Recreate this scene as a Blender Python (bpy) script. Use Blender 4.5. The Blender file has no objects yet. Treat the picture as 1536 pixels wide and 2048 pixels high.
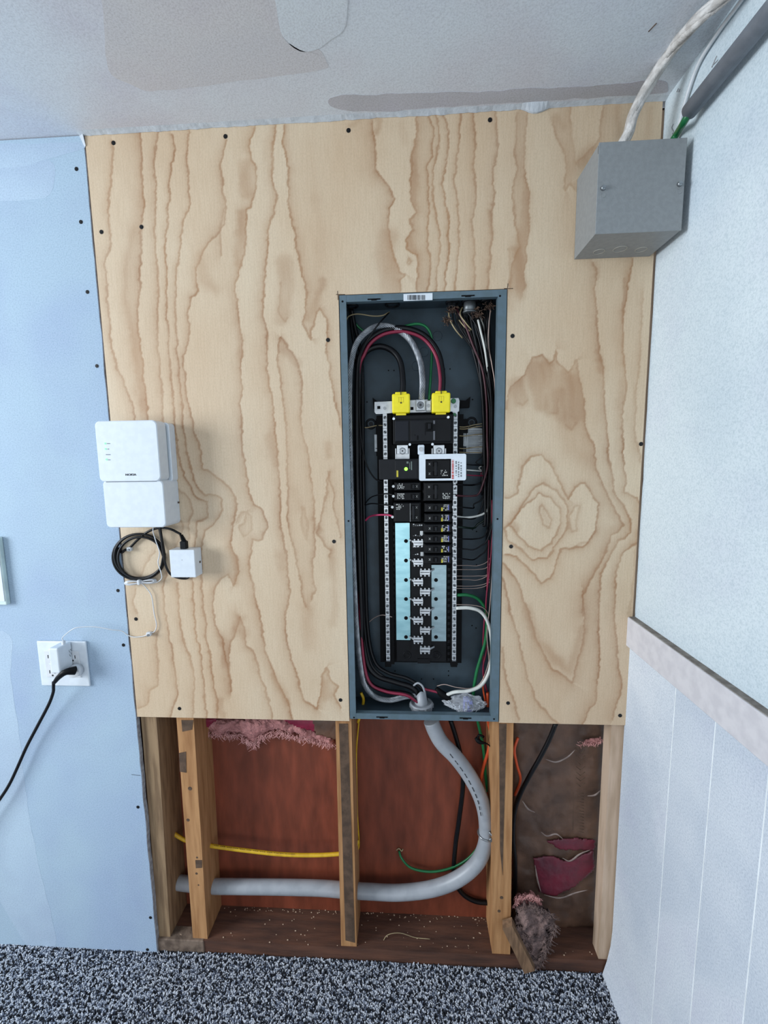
import bpy, bmesh, math, random
import numpy as np
from mathutils import Vector, Matrix, noise as mnoise

# ------------------------------------------------------------------ camera, world, light
S = bpy.context.scene
COL = S.collection
FPX = 860.0
ax = np.array([15000, 109, 860.]); az = np.array([-100, 6976, 860.])
ax /= np.linalg.norm(ax); az -= ax * az.dot(ax); az /= np.linalg.norm(az); ay = np.cross(az, ax)
RW = np.stack([ax, ay, az])                 # camera axes -> room axes
CAM = np.array([0.0, -0.979, 1.330])

cd = bpy.data.cameras.new('camera'); cam = bpy.data.objects.new('camera', cd); COL.objects.link(cam)
cd.sensor_fit = 'VERTICAL'; cd.sensor_height = 36.0; cd.lens = 36.0 * FPX / 2048.0
cd.clip_start = 0.01; cd.clip_end = 50
M4 = Matrix([[*RW[0], CAM[0]], [*RW[1], CAM[1]], [*RW[2], CAM[2]], [0, 0, 0, 1]])
cam.matrix_world = M4
S.camera = cam

w = bpy.data.worlds.new('daylight'); S.world = w; w.use_nodes = True
w.node_tree.nodes['Background'].inputs[0].default_value = (0.80, 0.90, 1.0, 1)
w.node_tree.nodes['Background'].inputs[1].default_value = 0.56
S.view_settings.view_transform = 'Standard'; S.view_settings.look = 'None'
S.view_settings.gamma = 1; S.view_settings.use_curve_mapping = False
S.view_settings.exposure = -0.16

def area(name, loc, target, sx, sy, power, color):
    l = bpy.data.lights.new(name, 'AREA'); l.shape = 'RECTANGLE'; l.size = sx; l.size_y = sy
    l.energy = power; l.color = color
    o = bpy.data.objects.new(name, l); COL.objects.link(o); o.location = loc
    o.rotation_euler = (Vector(target) - Vector(loc)).to_track_quat('-Z', 'Y').to_euler()
    return o
area('window_light', (-2.9, -1.25, 1.5), (0, -.1, 1.25), 1.1, 1.3, 100, (0.86, 0.935, 1.0))
area('fill_light', (0.0, -3.0, 0.85), (0.1, 0, 1.5), 2.0, 1.5, 21, (0.90, 0.955, 1.0))  # unseen fill lamp, added to brighten the ceiling and walls

# ------------------------------------------------------------------ helpers
def ray(px, py): return RW @ np.array([px - 768, -(py - 1024), -FPX])
def P(px, py, y=0.0):
    d = ray(px, py); return Vector(CAM + d * ((y - CAM[1]) / d[1]))
def PX(px, py, x):
    d = ray(px, py); return Vector(CAM + d * ((x - CAM[0]) / d[0]))
def PZ(px, py, z):
    d = ray(px, py); return Vector(CAM + d * ((z - CAM[2]) / d[2]))
def proj(X, Y, Z):
    v = np.stack([X - CAM[0], Y - CAM[1], Z - CAM[2]], -1) @ RW
    return 768 - FPX * v[..., 0] / v[..., 2], 1024 + FPX * v[..., 1] / v[..., 2]
def lin(h):
    if isinstance(h, str):
        h = [int(h[i:i + 2], 16) / 255 for i in (0, 2, 4)]
    return tuple(c / 12.92 if c <= .04045 else ((c + .055) / 1.055) ** 2.4 for c in h) + (1.0,)

MATS = {}
def mat(name, col, rough=.55, metal=0.0, col2=None, scale=30, stretch=(1, 1, 1), bump=0.0, bscale=None, lo=.4, hi=.6,
        detail=6, emit=0.0, coat=0.0, bdist=.002, spec=.5):
    if name in MATS: return MATS[name]
    m = bpy.data.materials.new(name); m.use_nodes = True; MATS[name] = m
    nt = m.node_tree; b = nt.nodes['Principled BSDF']
    b.inputs['Base Color'].default_value = lin(col); b.inputs['Roughness'].default_value = rough
    b.inputs['Metallic'].default_value = metal
    b.inputs['Specular IOR Level'].default_value = spec
    if coat: b.inputs['Coat Weight'].default_value = coat
    if emit:
        b.inputs['Emission Color'].default_value = lin(col); b.inputs['Emission Strength'].default_value = emit
    tc = nt.nodes.new('ShaderNodeTexCoord'); mp = nt.nodes.new('ShaderNodeMapping')
    mp.inputs['Scale'].default_value = stretch; nt.links.new(tc.outputs['Object'], mp.inputs[0])
    n = nt.nodes.new('ShaderNodeTexNoise'); n.inputs['Scale'].default_value = scale; n.inputs['Detail'].default_value = detail
    nt.links.new(mp.outputs[0], n.inputs['Vector'])
    if col2 is None:
        c = lin(col); col2c = tuple(x * .86 for x in c[:3]) + (1,)
    else: col2c = lin(col2)
    r = nt.nodes.new('ShaderNodeValToRGB'); r.color_ramp.elements[0].position = lo; r.color_ramp.elements[1].position = hi
    r.color_ramp.elements[0].color = col2c; r.color_ramp.elements[1].color = lin(col)
    nt.links.new(n.outputs['Fac'], r.inputs[0]); nt.links.new(r.outputs[0], b.inputs['Base Color'])
    if bump:
        n2 = nt.nodes.new('ShaderNodeTexNoise'); n2.inputs['Scale'].default_value = bscale or scale * 3
        n2.inputs['Detail'].default_value = 5; nt.links.new(mp.outputs[0], n2.inputs['Vector'])
        bp = nt.nodes.new('ShaderNodeBump'); bp.inputs['Strength'].default_value = bump; bp.inputs['Distance'].default_value = bdist
        nt.links.new(n2.outputs['Fac'], bp.inputs['Height']); nt.links.new(bp.outputs[0], b.inputs['Normal'])
    return m

class MB:
    """collects shapes in room coordinates; build() links them as one mesh object"""
    def __init__(s): s.v = []; s.f = []; s.sm = []
    def add(s, vs, fs, smooth=False):
        k = len(s.v); s.v += [tuple(v) for v in vs]; s.f += [tuple(i + k for i in f) for f in fs]; s.sm += [smooth] * len(fs)
        return s
    def box(s, x0, x1, y0, y1, z0, z1):
        vs = [(x, y, z) for x in (x0, x1) for y in (y0, y1) for z in (z0, z1)]
        return s.add(vs, [(0, 1, 3, 2), (4, 6, 7, 5), (0, 4, 5, 1), (2, 3, 7, 6), (0, 2, 6, 4), (1, 5, 7, 3)])
    def bevbox(s, x0, x1, y0, y1, z0, z1, b=.003, seg=2):
        bm = bmesh.new(); bmesh.ops.create_cube(bm, size=1)
        for v in bm.verts:
            v.co = Vector((x0 + (v.co.x + .5) * (x1 - x0), y0 + (v.co.y + .5) * (y1 - y0), z0 + (v.co.z + .5) * (z1 - z0)))
        bmesh.ops.bevel(bm, geom=list(bm.edges), offset=b, segments=seg, affect='EDGES', profile=.5)
        bm.verts.index_update()
        s.add([v.co[:] for v in bm.verts], [[v.index for v in f.verts] for f in bm.faces]); bm.free(); return s
    def prism(s, poly, y0, y1, holes=None):
        """poly: (x,z) outline, extruded along y"""
        n = len(poly); vs = [(x, y0, z) for x, z in poly] + [(x, y1, z) for x, z in poly]
        fs = [tuple(range(n)), tuple(range(2 * n - 1, n - 1, -1))] + [(i, i + n, (i + 1) % n + n, (i + 1) % n) for i in range(n)]
        return s.add(vs, fs)
    def hull(s, a, b):
        """two quads (4 points each) joined to a solid"""
        vs = list(a) + list(b)
        return s.add(vs, [(0, 1, 2, 3), (7, 6, 5, 4)] + [(i, i + 4, (i + 1) % 4 + 4, (i + 1) % 4) for i in range(4)])
    def cyl(s, c, r, h, axis='y', n=16, r2=None, smooth=False):
        """axis-aligned cylinder from c along +axis by h"""
        r2 = r if r2 is None else r2; vs = []
        for k, rr in ((0, r), (1, r2)):
            for i in range(n):
                a = 2 * math.pi * i / n; u, v = rr * math.cos(a), rr * math.sin(a)
                d = {'y': (u, h * k, v), 'z': (u, v, h * k), 'x': (h * k, u, v)}[axis]
                vs.append((c[0] + d[0], c[1] + d[1], c[2] + d[2]))
        k = len(s.v); s.v += vs
        s.f += [tuple(k + i for i in range(n)), tuple(k + n + i for i in range(n - 1, -1, -1))]; s.sm += [False, False]
        for i in range(n): s.f.append((k + i, k + i + n, k + (i + 1) % n + n, k + (i + 1) % n)); s.sm.append(True)
        return s
    def ring(s, c, r, t, axis='y', n=24, m=8):
        vs = []; fs = []
        for i in range(n):
            a = 2 * math.pi * i / n
            for j in range(m):
                b = 2 * math.pi * j / m; q = r + t * math.cos(b); h = t * math.sin(b); u, v = q * math.cos(a), q * math.sin(a)
                d = {'y': (u, h, v), 'z': (u, v, h)}[axis]; vs.append((c[0] + d[0], c[1] + d[1], c[2] + d[2]))
                fs.append((i * m + j, ((i + 1) % n) * m + j, ((i + 1) % n) * m + (j + 1) % m, i * m + (j + 1) % m))
        return s.add(vs, fs, True)
    def tube(s, pts, r, n=8, sub=5, flat=1.0, caps=True, rr=None, fluted=0, pitch=.03, raw=False, flatdir=None):
        pts = [Vector(p) for p in pts]
        q = pts if raw else smooth_path(pts, sub)
        T = []
        for i in range(len(q)):
            a = q[max(i - 1, 0)]; b = q[min(i + 1, len(q) - 1)]; d = (b - a)
            T.append(d.normalized() if d.length > 1e-9 else Vector((0, 0, 1)))
        up = Vector((0, 1, 0)) if abs(T[0].y) < .9 else Vector((1, 0, 0))
        N = (up - T[0] * up.dot(T[0])).normalized(); vs = []; L = 0; k = len(s.v)
        for i, c in enumerate(q):
            if i: L += (c - q[i - 1]).length
            N = (N - T[i] * N.dot(T[i])).normalized(); B = T[i].cross(N)
            R = r if rr is None else rr(i / (len(q) - 1)) * r
            for j in range(n):
                a = 2 * math.pi * j / n
                g = R
                if fluted: g = R * (1 + .13 * abs(math.cos((a * fluted + L / pitch * 2 * math.pi) / 2)) - .08)
                vs.append(c + N * (g * math.cos(a) * flat) + B * (g * math.sin(a)))
        s.v += [tuple(v) for v in vs]
        for i in range(len(q) - 1):
            for j in range(n):
                s.f.append((k + i * n + j, k + (i + 1) * n + j, k + (i + 1) * n + (j + 1) % n, k + i * n + (j + 1) % n)); s.sm.append(True)
        if caps:
            s.f.append(tuple(k + j for j in range(n - 1, -1, -1))); s.sm.append(False)
            e = k + (len(q) - 1) * n; s.f.append(tuple(e + j for j in range(n))); s.sm.append(False)
        return s
    def build(s, name, m, parent=None, label=None, cat=None, group=None, kind=None, fix=True):
        V = np.array(s.v, dtype=float); c = (V.min(0) + V.max(0)) / 2
        if parent is None and kind == 'structure': c = np.zeros(3)
        me = bpy.data.meshes.new(name); me.from_pydata((V - c).tolist(), [], s.f)
        me.polygons.foreach_set('use_smooth', s.sm); me.update()
        if fix and len(s.f) < 60000:
            bm = bmesh.new(); bm.from_mesh(me); bmesh.ops.recalc_face_normals(bm, faces=bm.faces); bm.to_mesh(me); bm.free()
        me.materials.append(m)
        o = bpy.data.objects.new(name, me); COL.objects.link(o)
        base = Vector(wloc(parent)) if parent else Vector((0, 0, 0))
        o.location = Vector(c) - base
        if parent: o.parent = parent
        return tag(o, label, cat, group, kind)

def wloc(o):
    v = Vector((0, 0, 0))
    while o: v += o.location; o = o.parent
    return v
def tag(o, label=None, cat=None, group=None, kind=None):
    for k, x in (('label', label), ('category', cat), ('group', group), ('kind', kind)):
        if x: o[k] = x
    return o
def empty(name, loc, label, cat, group=None):
    o = bpy.data.objects.new(name, None); COL.objects.link(o); o.location = loc; o.empty_display_size = .02
    return tag(o, label, cat, group)
def smooth_path(p, sub):
    if len(p) < 3: return [p[0].lerp(p[-1], i / sub) for i in range(sub + 1)]
    out = []
    for i in range(len(p) - 1):
        p0 = p[i - 1] if i else p[0] * 2 - p[1]; p3 = p[i + 2] if i + 2 < len(p) else p[-1] * 2 - p[-2]
        a, b = p[i], p[i + 1]
        for k in range(sub):
            t = k / sub
            out.append(.5 * ((2 * a) + (b - p0) * t + (2 * p0 - 5 * a + 4 * b - p3) * t * t + (3 * a - p0 - 3 * b + p3) * t ** 3))
    out.append(p[-1]); return out
def pts(lst, y=None): return [P(q[0], q[1], q[2] if len(q) > 2 else y) for q in lst]
def rect(x0, y0, x1, y1, y):
    """room rectangle on the plane y seen at these image corners: returns X0,X1,Z0,Z1"""
    a = P(x0, (y0 + y1) / 2, y); b = P(x1, (y0 + y1) / 2, y); c = P((x0 + x1) / 2, y0, y); d = P((x0 + x1) / 2, y1, y)
    return a.x, b.x, d.z, c.z
def text(name, s, loc, size, m, parent, rot=(math.pi / 2, 0, 0), sx=1.0, ext=.0003):
    cu = bpy.data.curves.new(name, 'FONT'); cu.body = s; cu.size = size; cu.extrude = ext
    cu.align_x = 'CENTER'; cu.align_y = 'CENTER'; cu.offset = size * .012
    cu.materials.append(m); t_ = bpy.data.objects.new(name, cu); COL.objects.link(t_)
    bpy.context.view_layer.update(); me = bpy.data.meshes.new_from_object(t_.evaluated_get(bpy.context.evaluated_depsgraph_get()))
    bpy.data.objects.remove(t_); me.name = name; o = bpy.data.objects.new(name, me); COL.objects.link(o)
    o.rotation_euler = rot; o.scale = (sx, 1, 1)
    o.parent = parent; o.location = Vector(loc) - wloc(parent); return o
rnd = random.Random(7)

# ------------------------------------------------------------------ materials
def wall_paint(name, base, tint, speck, sc=2.2, bump=.35):
    m = bpy.data.materials.new(name); m.use_nodes = True; nt = m.node_tree; b = nt.nodes['Principled BSDF']
    b.inputs['Roughness'].default_value = .8
    tc = nt.nodes.new('ShaderNodeTexCoord')
    def N(scale, detail=4, rough=.5):
        n = nt.nodes.new('ShaderNodeTexNoise'); n.inputs['Scale'].default_value = scale; n.inputs['Detail'].default_value = detail
        n.inputs['Roughness'].default_value = rough; nt.links.new(tc.outputs['Object'], n.inputs['Vector']); return n
    def ramp(src, p0, c0, p1, c1):
        r = nt.nodes.new('ShaderNodeValToRGB'); r.color_ramp.elements[0].position = p0; r.color_ramp.elements[1].position = p1
        r.color_ramp.elements[0].color = c0; r.color_ramp.elements[1].color = c1; nt.links.new(src, r.inputs[0]); return r
    def mix(fac, a, bb, mode='MIX'):
        x = nt.nodes.new('ShaderNodeMix'); x.data_type = 'RGBA'; x.blend_type = mode
        if isinstance(fac, float): x.inputs[0].default_value = fac
        else: nt.links.new(fac, x.inputs[0])
        nt.links.new(a, x.inputs[6]); nt.links.new(bb, x.inputs[7]); return x.outputs[2]
    big = N(sc, 3, .55); r1 = ramp(big.outputs['Fac'], .42, lin(tint), .56, lin(base))
    big2 = N(sc * 1.9, 5, .6); r2 = ramp(big2.outputs['Fac'], .5, (1, 1, 1, 1), .72, (.93, .91, .95, 1))
    c = mix(1.0, r1.outputs[0], r2.outputs[0], 'MULTIPLY')
    sp = N(330, 4, .7); r3 = ramp(sp.outputs['Fac'], .36, lin(speck), .56, (1, 1, 1, 1))
    c = mix(.46, c, r3.outputs[0], 'MULTIPLY')
    nt.links.new(c, b.inputs['Base Color'])
    bp = nt.nodes.new('ShaderNodeBump'); bp.inputs['Strength'].default_value = bump; bp.inputs['Distance'].default_value = .0007
    n3 = N(150, 6, .7); nt.links.new(n3.outputs['Fac'], bp.inputs['Height']); nt.links.new(bp.outputs[0], b.inputs['Normal'])
    return m
M_wl = wall_paint('bluish_primed_drywall', 'a9bece', 'a1b4cb', 'bcc8d2', 2.0)
M_wr = wall_paint('white_primed_drywall', 'd8e2e7', 'cdd9e0', 'bccacf', 2.0)
M_wr2 = wall_paint('white_primed_panelling', 'dbe1e8', 'ccd4de', 'b4bfc9', 3.0)
M_ceil = wall_paint('patched_ceiling_plaster', 'd9e0e7', 'd4d5dc', 'cfcfd0', 2.6, .5)
M_trim = mat('painted_trim', 'd6d3d6', .6, scale=40, bump=.15, col2='cbc8cc')
M_trimtop = mat('dusty_trim_edge', '8f8982', .8, scale=60, col2='736c66')
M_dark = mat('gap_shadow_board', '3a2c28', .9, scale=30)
M_gyp = mat('torn_gypsum_edge', 'a9a9ae', .9, scale=80, bump=.6, col2='8d8c90')
M_paper = mat('torn_ceiling_paper', 'c6ccd2', .85, scale=60, bump=.4)
M_stud = mat('pine_stud', 'b98a5c', .75, col2='9a6c42', scale=14, stretch=(6, 6, .5), bump=.25, lo=.35, hi=.65)
M_stud_old = mat('weathered_stud', '9a7f60', .8, col2='7c6349', scale=16, stretch=(6, 6, .5), bump=.3)
M_stud_new = mat('pale_stud', 'cbb199', .75, col2='b79d84', scale=14, stretch=(5, 5, .5), bump=.2)
M_stain = mat('brown_paper_residue', '5f4a3a', .9, col2='4a392c', scale=40, bump=.5)
M_sheath = mat('red_plywood_sheathing', '84402a', .55, col2='642f1c', scale=11, stretch=(3.2, 1, .8), bump=.25, lo=.3, hi=.7, detail=10)
M_plate = mat('stained_sole_plate', '64402f', .8, col2='3f281f', scale=14, stretch=(.6, 4, 4), bump=.4, lo=.3, hi=.7)
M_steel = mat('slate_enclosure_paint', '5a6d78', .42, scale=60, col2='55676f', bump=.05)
M_steel_in = mat('slate_enclosure_shaded', '3c4a53', .5, scale=25, col2='36424a', bump=.05, spec=.3)  # same slate paint, darkened to carry the shade inside the enclosure
M_jbox = mat('grey_box_paint', '8a8d8e', .45, scale=120, col2='848788', bump=.12, bscale=500)
M_black = mat('black_plastic', '0c0d10', .5, scale=80, spec=.2)
M_blackm = mat('black_matt', '070709', .65, scale=80, spec=.15)
M_char = mat('charcoal_plastic', '15171b', .5, scale=80, spec=.22)
M_blackcable = mat('black_cable_jacket', '09090d', .42, scale=40, spec=.3)
M_redcable = mat('crimson_cable_jacket', '861d3a', .45, scale=40)
M_greencable = mat('green_cable_jacket', '0f6a3a', .4, scale=40)
M_whitecable = mat('white_cable_jacket', 'd9d9d2', .45, scale=40)
M_tancable = mat('tan_wire', 'a3926f', .5, scale=40)
M_pinkwire = mat('pale_bare_wire', 'b59f95', .4, metal=.3, scale=40)
M_brownwire = mat('dark_red_wire', '4a2028', .45, scale=40)
M_orange = mat('orange_cable_jacket', 'd8542a', .45, scale=40)
M_yellow = mat('yellow_cable_jacket', 'd8ae22', .45, scale=60, col2='c79c1c')
M_ylug = mat('yellow_plastic', 'f2e020', .4, scale=60, col2='ecd91a')
M_alu = mat('aluminium_strands', 'b4b7bb', .38, metal=.75, scale=60, col2='8e9297')
M_zinc = mat('zinc_plate', 'c6c9cc', .35, metal=.7, scale=60, col2='b4b8bb')
M_tin = mat('bus_plate_cyan_reflection', 'a6d2d8', .34, metal=.7, scale=20, col2='94c2ca', stretch=(1, 1, 3))  # cyan reflection on the left plate, put into its base colour
M_screwz = mat('zinc_screw', '9ea2a5', .3, metal=.8, scale=60)
M_conduit = mat('grey_cable_sheath', '9ea1a6', .4, scale=30, col2='94989d', bump=.08)
M_emt = mat('grey_conduit_pipe', '7d838c', .5, scale=60, col2='737982', bump=.1)
M_white = mat('white_plastic', 'dde4ea', .35, scale=60, col2='d8dfe6')
M_white2 = mat('off_white_plastic', 'd9dbde', .4, scale=60, col2='d2d5d8')
M_sticker = mat('paper_sticker', 'c9cfd2', .6, scale=60)
M_ink = mat('black_ink', '15171b', .6, scale=60)
M_print = mat('pale_print', 'b9b9b4', .6, scale=60)
M_yprint = mat('yellow_print', 'c9bb3a', .6, scale=60)
M_redprint = mat('red_print', 'c4453f', .6, scale=60)
M_led = mat('green_lamp', '8dff4a', .4, emit=2.2)
M_led2 = mat('pale_green_lamp', '7dffa0', .4, emit=.9)
M_screwb = mat('black_screw', '1b1b1d', .45, metal=.4, scale=60)
M_pink = mat('pink_fibreglass', 'cc8f8b', .95, col2='a9716e', scale=50, bump=1.0, bscale=120, lo=.3, hi=.7, bdist=.01)
M_grayfluff = mat('dirty_fibreglass', '8f7670', .95, col2='4c3d3b', scale=45, bump=1.0, bscale=110, lo=.35, hi=.65, bdist=.01)
M_offcut = mat('rough_offcut', '8a6b50', .85, col2='6c523c', scale=30, stretch=(3, 3, .6), bump=.5)
M_braid = mat('white_braided_loom', 'dedad6', .8, col2='bab5b0', scale=60, bump=.8, bscale=260)

# ------------------------------------------------------------------ structure
XL, XR, XR2, ZC, TH = -0.689, 0.5165, 0.5085, 2.031, 0.0127
def jag(z0, z1, n, x, a, seed, sc=14):
    out = []
    for i in range(n + 1):
        z = z0 + (z1 - z0) * i / n
        out.append((x + a * mnoise.noise(Vector((seed, z * sc, 0))) + a * .5 * mnoise.noise(Vector((seed + 9, z * sc * 5, 0))), z))
    return out
# left drywall sheet (back wall)
edge = jag(0.004, ZC - .002, 90, XL - .004, .0022, 3)
poly = [(-1.75, 0.004)] + edge + [(-1.75, ZC - .002)]
wall_back = MB().prism(poly, 0.0, TH).build('wall_back', M_wl, kind='structure')
mb = MB()
for (x0, z0), (x1, z1) in zip(edge[:-1], edge[1:]):
    mb.hull([(x0 - .001, .0006, z0), (x0 + .0012, .0012, z0), (x0 + .0012, TH - .0005, z0), (x0 - .001, TH - .0005, z0)],
            [(x1 - .001, .0006, z1), (x1 + .0012, .0012, z1), (x1 + .0012, TH - .0005, z1), (x1 - .001, TH - .0005, z1)])
mb.build('drywall_edge', M_gyp, wall_back)
for x, y in [(153, 338), (162, 444), (175, 584), (194, 732), (236, 1181), (247, 1290), (276, 1614), (301, 1835), (295, 1899)]:
    c = P(x, y, 0); m = MB(); m.cyl((c.x, -.0006, c.z), .0042, .004, 'y', 14); m.cyl((c.x, -.0012, c.z), .0018, .002, 'y', 6)
    m.build('screw', M_screwb, wall_back)
# pencil tick on the drywall edge
m = MB(); a = P(263, 1549, 0); b = P(281, 1551, 0); m.tube([(a.x, -.0001, a.z), (b.x, -.0001, b.z)], .0006, 4); m.build('pencil_mark', M_ink, wall_back)

# framing that shows through the opening: parts of the back wall
YF, YB = 0.0127, 0.102
def stud(xt0, xt1, yt, m, y1=YB, zt=None, zb=.038, label=None, xb0=None, xb1=None, yb=1880, seed=0, xmin=None, xmax=None):
    a, b = P(xt0, yt, YF).x, P(xt1, yt, YF).x
    c = a if xb0 is None else P(xb0, yb, YF).x; d = b if xb1 is None else P(xb1, yb, YF).x
    zt = zt or ZC - .01; mb = MB(); n = 24
    za = P(xt0, yt, YF).z; zz = P(xt0, yb, YF).z
    prev = None
    for i in range(n + 1):
        z = zb + (zt - zb) * i / n; t = min(max((z - zz) / (za - zz), 0), 1)
        e = .0008 * mnoise.noise(Vector((z * 30, seed, 0)))
        q = [(c + (a - c) * t + e, YF, z), (d + (b - d) * t + e, YF, z), (d + (b - d) * t, y1, z), (c + (a - c) * t, y1, z)]
        if prev: mb.hull(prev, q)
        prev = q
    return mb.build('stud', m, wall_back, label)
ZT = .745      # studs are hidden by the plywood above this; built a little past its edge beside the enclosure
s0 = stud(283, 314, 1450, M_stud_old, label='grey-brown stud next to the drywall edge', xb0=318, xb1=341, seed=1)
s1 = stud(354, 388, 1450, M_stud, xb0=386, xb1=415, label='knotted pine stud left of the pink insulation', seed=2)
s2 = stud(671, 703, 1450, M_stud, xb0=682, xb1=713, zt=.6975, label='pine stud with a brown paper strip under the enclosure left edge', seed=3)
s3 = stud(985, 1027, 1450, M_stud, xb0=985, xb1=1021, zt=.6975, label='pine stud with a brown centre stripe under the enclosure right edge', seed=4)
s4 = stud(1222, 1256, 1460, M_stud_new, y1=YF + .036, xb0=1199, xb1=1232, label='pale shallow stud beside the right wall', seed=5)
for x0, x1 in ((-.1875, -.1495), (.2140, .2520)):
    MB().box(x0, x1, YF, YB, .698, ZC - .06).build('stud', M_stud, wall_back)
def strip(p, name, q, m, dy=.0009):
    mb = MB(); A = [P(*x, YF) for x in q]
    mb.hull([(v.x, YF - dy, v.z) for v in A], [(v.x, YF + .0005, v.z) for v in A]); return mb.build(name, m, p)
strip(s2, 'paper_strip', [(678, 1447), (696, 1447), (710, 1885), (691, 1880)], M_stain)
strip(s3, 'paper_strip', [(998, 1447), (1013, 1447), (1005, 1750), (1000, 1700)], M_stain)
strip(s1, 'paper_strip', [(363, 1440), (387, 1440), (384, 1459), (365, 1463)], M_stain)
strip(s1, 'paper_strip', [(358, 1506), (372, 1503), (373, 1545), (360, 1543)], M_stain)
strip(s1, 'paper_strip', [(391, 1720), (404, 1720), (404, 1735), (392, 1736)], M_stain)
for q in [(380, 1577, 5), (376, 1640, 4), (393, 1747, 3), (397, 1770, 2), (394, 1715, 2.5)]:
    c = P(q[0], q[1], YF); MB().cyl((c.x, YF - .0004, c.z), q[2] * .0011, .001, 'y', 10).build('knot', M_stain, s1)
for q in [(1004, 1605, 4), (1003, 1795, 4), (998, 1822, 3.5)]:
    c = P(q[0], q[1], YF); MB().cyl((c.x, YF - .0006, c.z), q[2] * .0011, .001, 'y', 10).build('knot', M_stain, s3)
m = MB(); m.box(-1.2, XR - .002, YF - .004, YB, 0.0, .038); sole = m.build('sole_plate', M_plate, wall_back, 'brown stained plank under the studs')
m = MB(); m.box(-1.2, XR - .002, YF, YB, ZC - .06, ZC - .005); m.build('top_plate', M_stud, wall_back)
m = MB(); m.box(-1.2, XR2 + .01, YB, YB + .012, 0.0, ZC); m.build('sheathing', M_sheath, wall_back, 'reddish brown plywood sheathing behind the studs')
a, b = P(318, 1890, YF).x, P(410, 1890, YF).x
MB().bevbox(a, b, YF - .007, YF + .03, .0, .0390, .002, 1).build('plate_end', mat('dusty_plate_end', '7c6a5c', .9, col2='55463b', scale=40, bump=.6), sole, 'dusty grey-brown left end of the plank')
# crumbs on the sole plate
m = MB()
for i in range(240):
    x = rnd.uniform(-.64, .5); y = rnd.choice([rnd.uniform(.09, .101), rnd.uniform(.01, .1)]); r = rnd.uniform(.0006, .0018)
    m.box(x, x + r * 2, y, y + r, .038, .038 + r)
m.build('wood_dust', M_stud_new, sole, kind='stuff')
m = MB(); m.tube(pts([(765, 1885, .03), (775, 1870, .035), (800, 1866, .04), (830, 1875, .04), (860, 1878, .035)]), .0009, 5).build('loose_fibre', M_tancable, sole)

# right wall: upper sheet, lower panelling with grooves, rail
edge = jag(.95, ZC + .0, 70, 0, .0035, 21, 9)
mb = MB()
zs = [z for _, z in edge]; ys = [YF * .2 + x for x, _ in edge]
for i in range(len(zs) - 1):
    mb.hull([(XR, -2.6, zs[i]), (XR, ys[i], zs[i]), (XR + .0127, ys[i], zs[i]), (XR + .0127, -2.6, zs[i])],
            [(XR, -2.6, zs[i + 1]), (XR, ys[i + 1], zs[i + 1]), (XR + .0127, ys[i + 1], zs[i + 1]), (XR + .0127, -2.6, zs[i + 1])])
wall_right = mb.build('wall_right', M_wr, kind='structure')
# rail
ra = PX(1262, 1239, .500).z; rb = PX(1259, 1297, .500).z
m = MB(); m.bevbox(.500, XR + .001, -2.6, .004, rb, ra, .0015, 2); rail = m.build('trim_1', M_trim, kind='structure')
MB().box(.503, XR + .0005, -2.6, .003, ra - .0005, ra + .0012).build('dusty_top_edge', M_trimtop, rail)
# lower panelling boards, grooves at two places per board spacing
def lowx(z): return XR2 - .012 * max(0, (.10 - z) / .10) ** 1.6
g1 = PX(1350, 1400, XR2).y; g2 = PX(1429, 1470, XR2).y
ysb = [.004, g1 + .001]; gap = g1 - g2
yb_list = [(.004, g1 + .0013)]; y = g1
while y > -2.4:
    yb_list.append((y - .0013, y - gap + .0013)); y -= gap
lower = None
for k, (ya, yc) in enumerate(yb_list[:9] + [(yb_list[8][1] - .0026, -2.6)]):
    mb = MB(); prev = None
    for i in range(21):
        z = .0 + rb * (i / 20) ** 1.0
        x = XR2 - (.02 * max(0, (.13 - z) / .13) ** 1.8 if k == 0 else .016 * max(0, (.13 - z) / .13) ** 1.8)
        q = [(x, ya, z), (x, yc, z), (x + .01, yc, z), (x + .01, ya, z)]
        if prev: mb.hull(prev, q)
        prev = q
    if lower is None:
        lower = mb.build('trim_2', M_wr2, kind='structure')
    else: mb.build('panel_board', M_wr2, lower)
m = MB(); m.box(XR2 + .0002, XR2 + .0085, -2.6, .003, 0, rb); m.build('panel_groove_backing', mat('groove_paint', 'f4f9fb', .6), lower)
# dark gap between plywood and right wall
# ceiling
mb = MB(); mb.box(-1.75, XR + .02, -2.6, .02, ZC, ZC + .0127); ceiling = mb.build('ceiling', M_ceil, kind='structure')
# torn paper lip hanging over the plywood top
mb = MB(); N = 150
for i in range(N):
    def q(i):
        x = -.70 + (XR - .0 + .70) * i / N
        hgt = .0028 + .002 * mnoise.noise(Vector((x * 9, 5, 0))) + .002 * mnoise.noise(Vector((x * 60, 8, 0)))
        if .24 < x < .285: hgt += .009 * math.sin((x - .24) / .045 * math.pi) ** .5
        if x > .287: hgt = max(.0012, .0026 + .001 * mnoise.noise(Vector((x * 50, 8, 0))))
        out = (.004 if .24 < x < .285 else .0022) if x < .287 else .001
        return [(x, -out, ZC - hgt), (x, -.0006, ZC - hgt - .0004), (x, .0, ZC + .001), (x, -out - .012, ZC + .0005)]
    mb.hull(q(i), q(i + 1))
mb.build('torn_paper_edge', M_paper, ceiling, 'ragged torn paper edge over the plywood')
a = P(168, 272, 0)
m = MB(); m.hull([(a.x - .012, -.001, a.z + .006), (a.x, -.005, a.z + .004), (a.x + .003, -.002, a.z - .02), (a.x - .001, 0, a.z - .022)],
                 [(a.x - .012, 0, a.z + .006), (a.x, -.002, a.z + .006), (a.x + .002, 0, a.z - .02), (a.x - .002, .001, a.z - .022)])
m.build('peeled_paper_corner', M_paper, wall_back)
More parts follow.
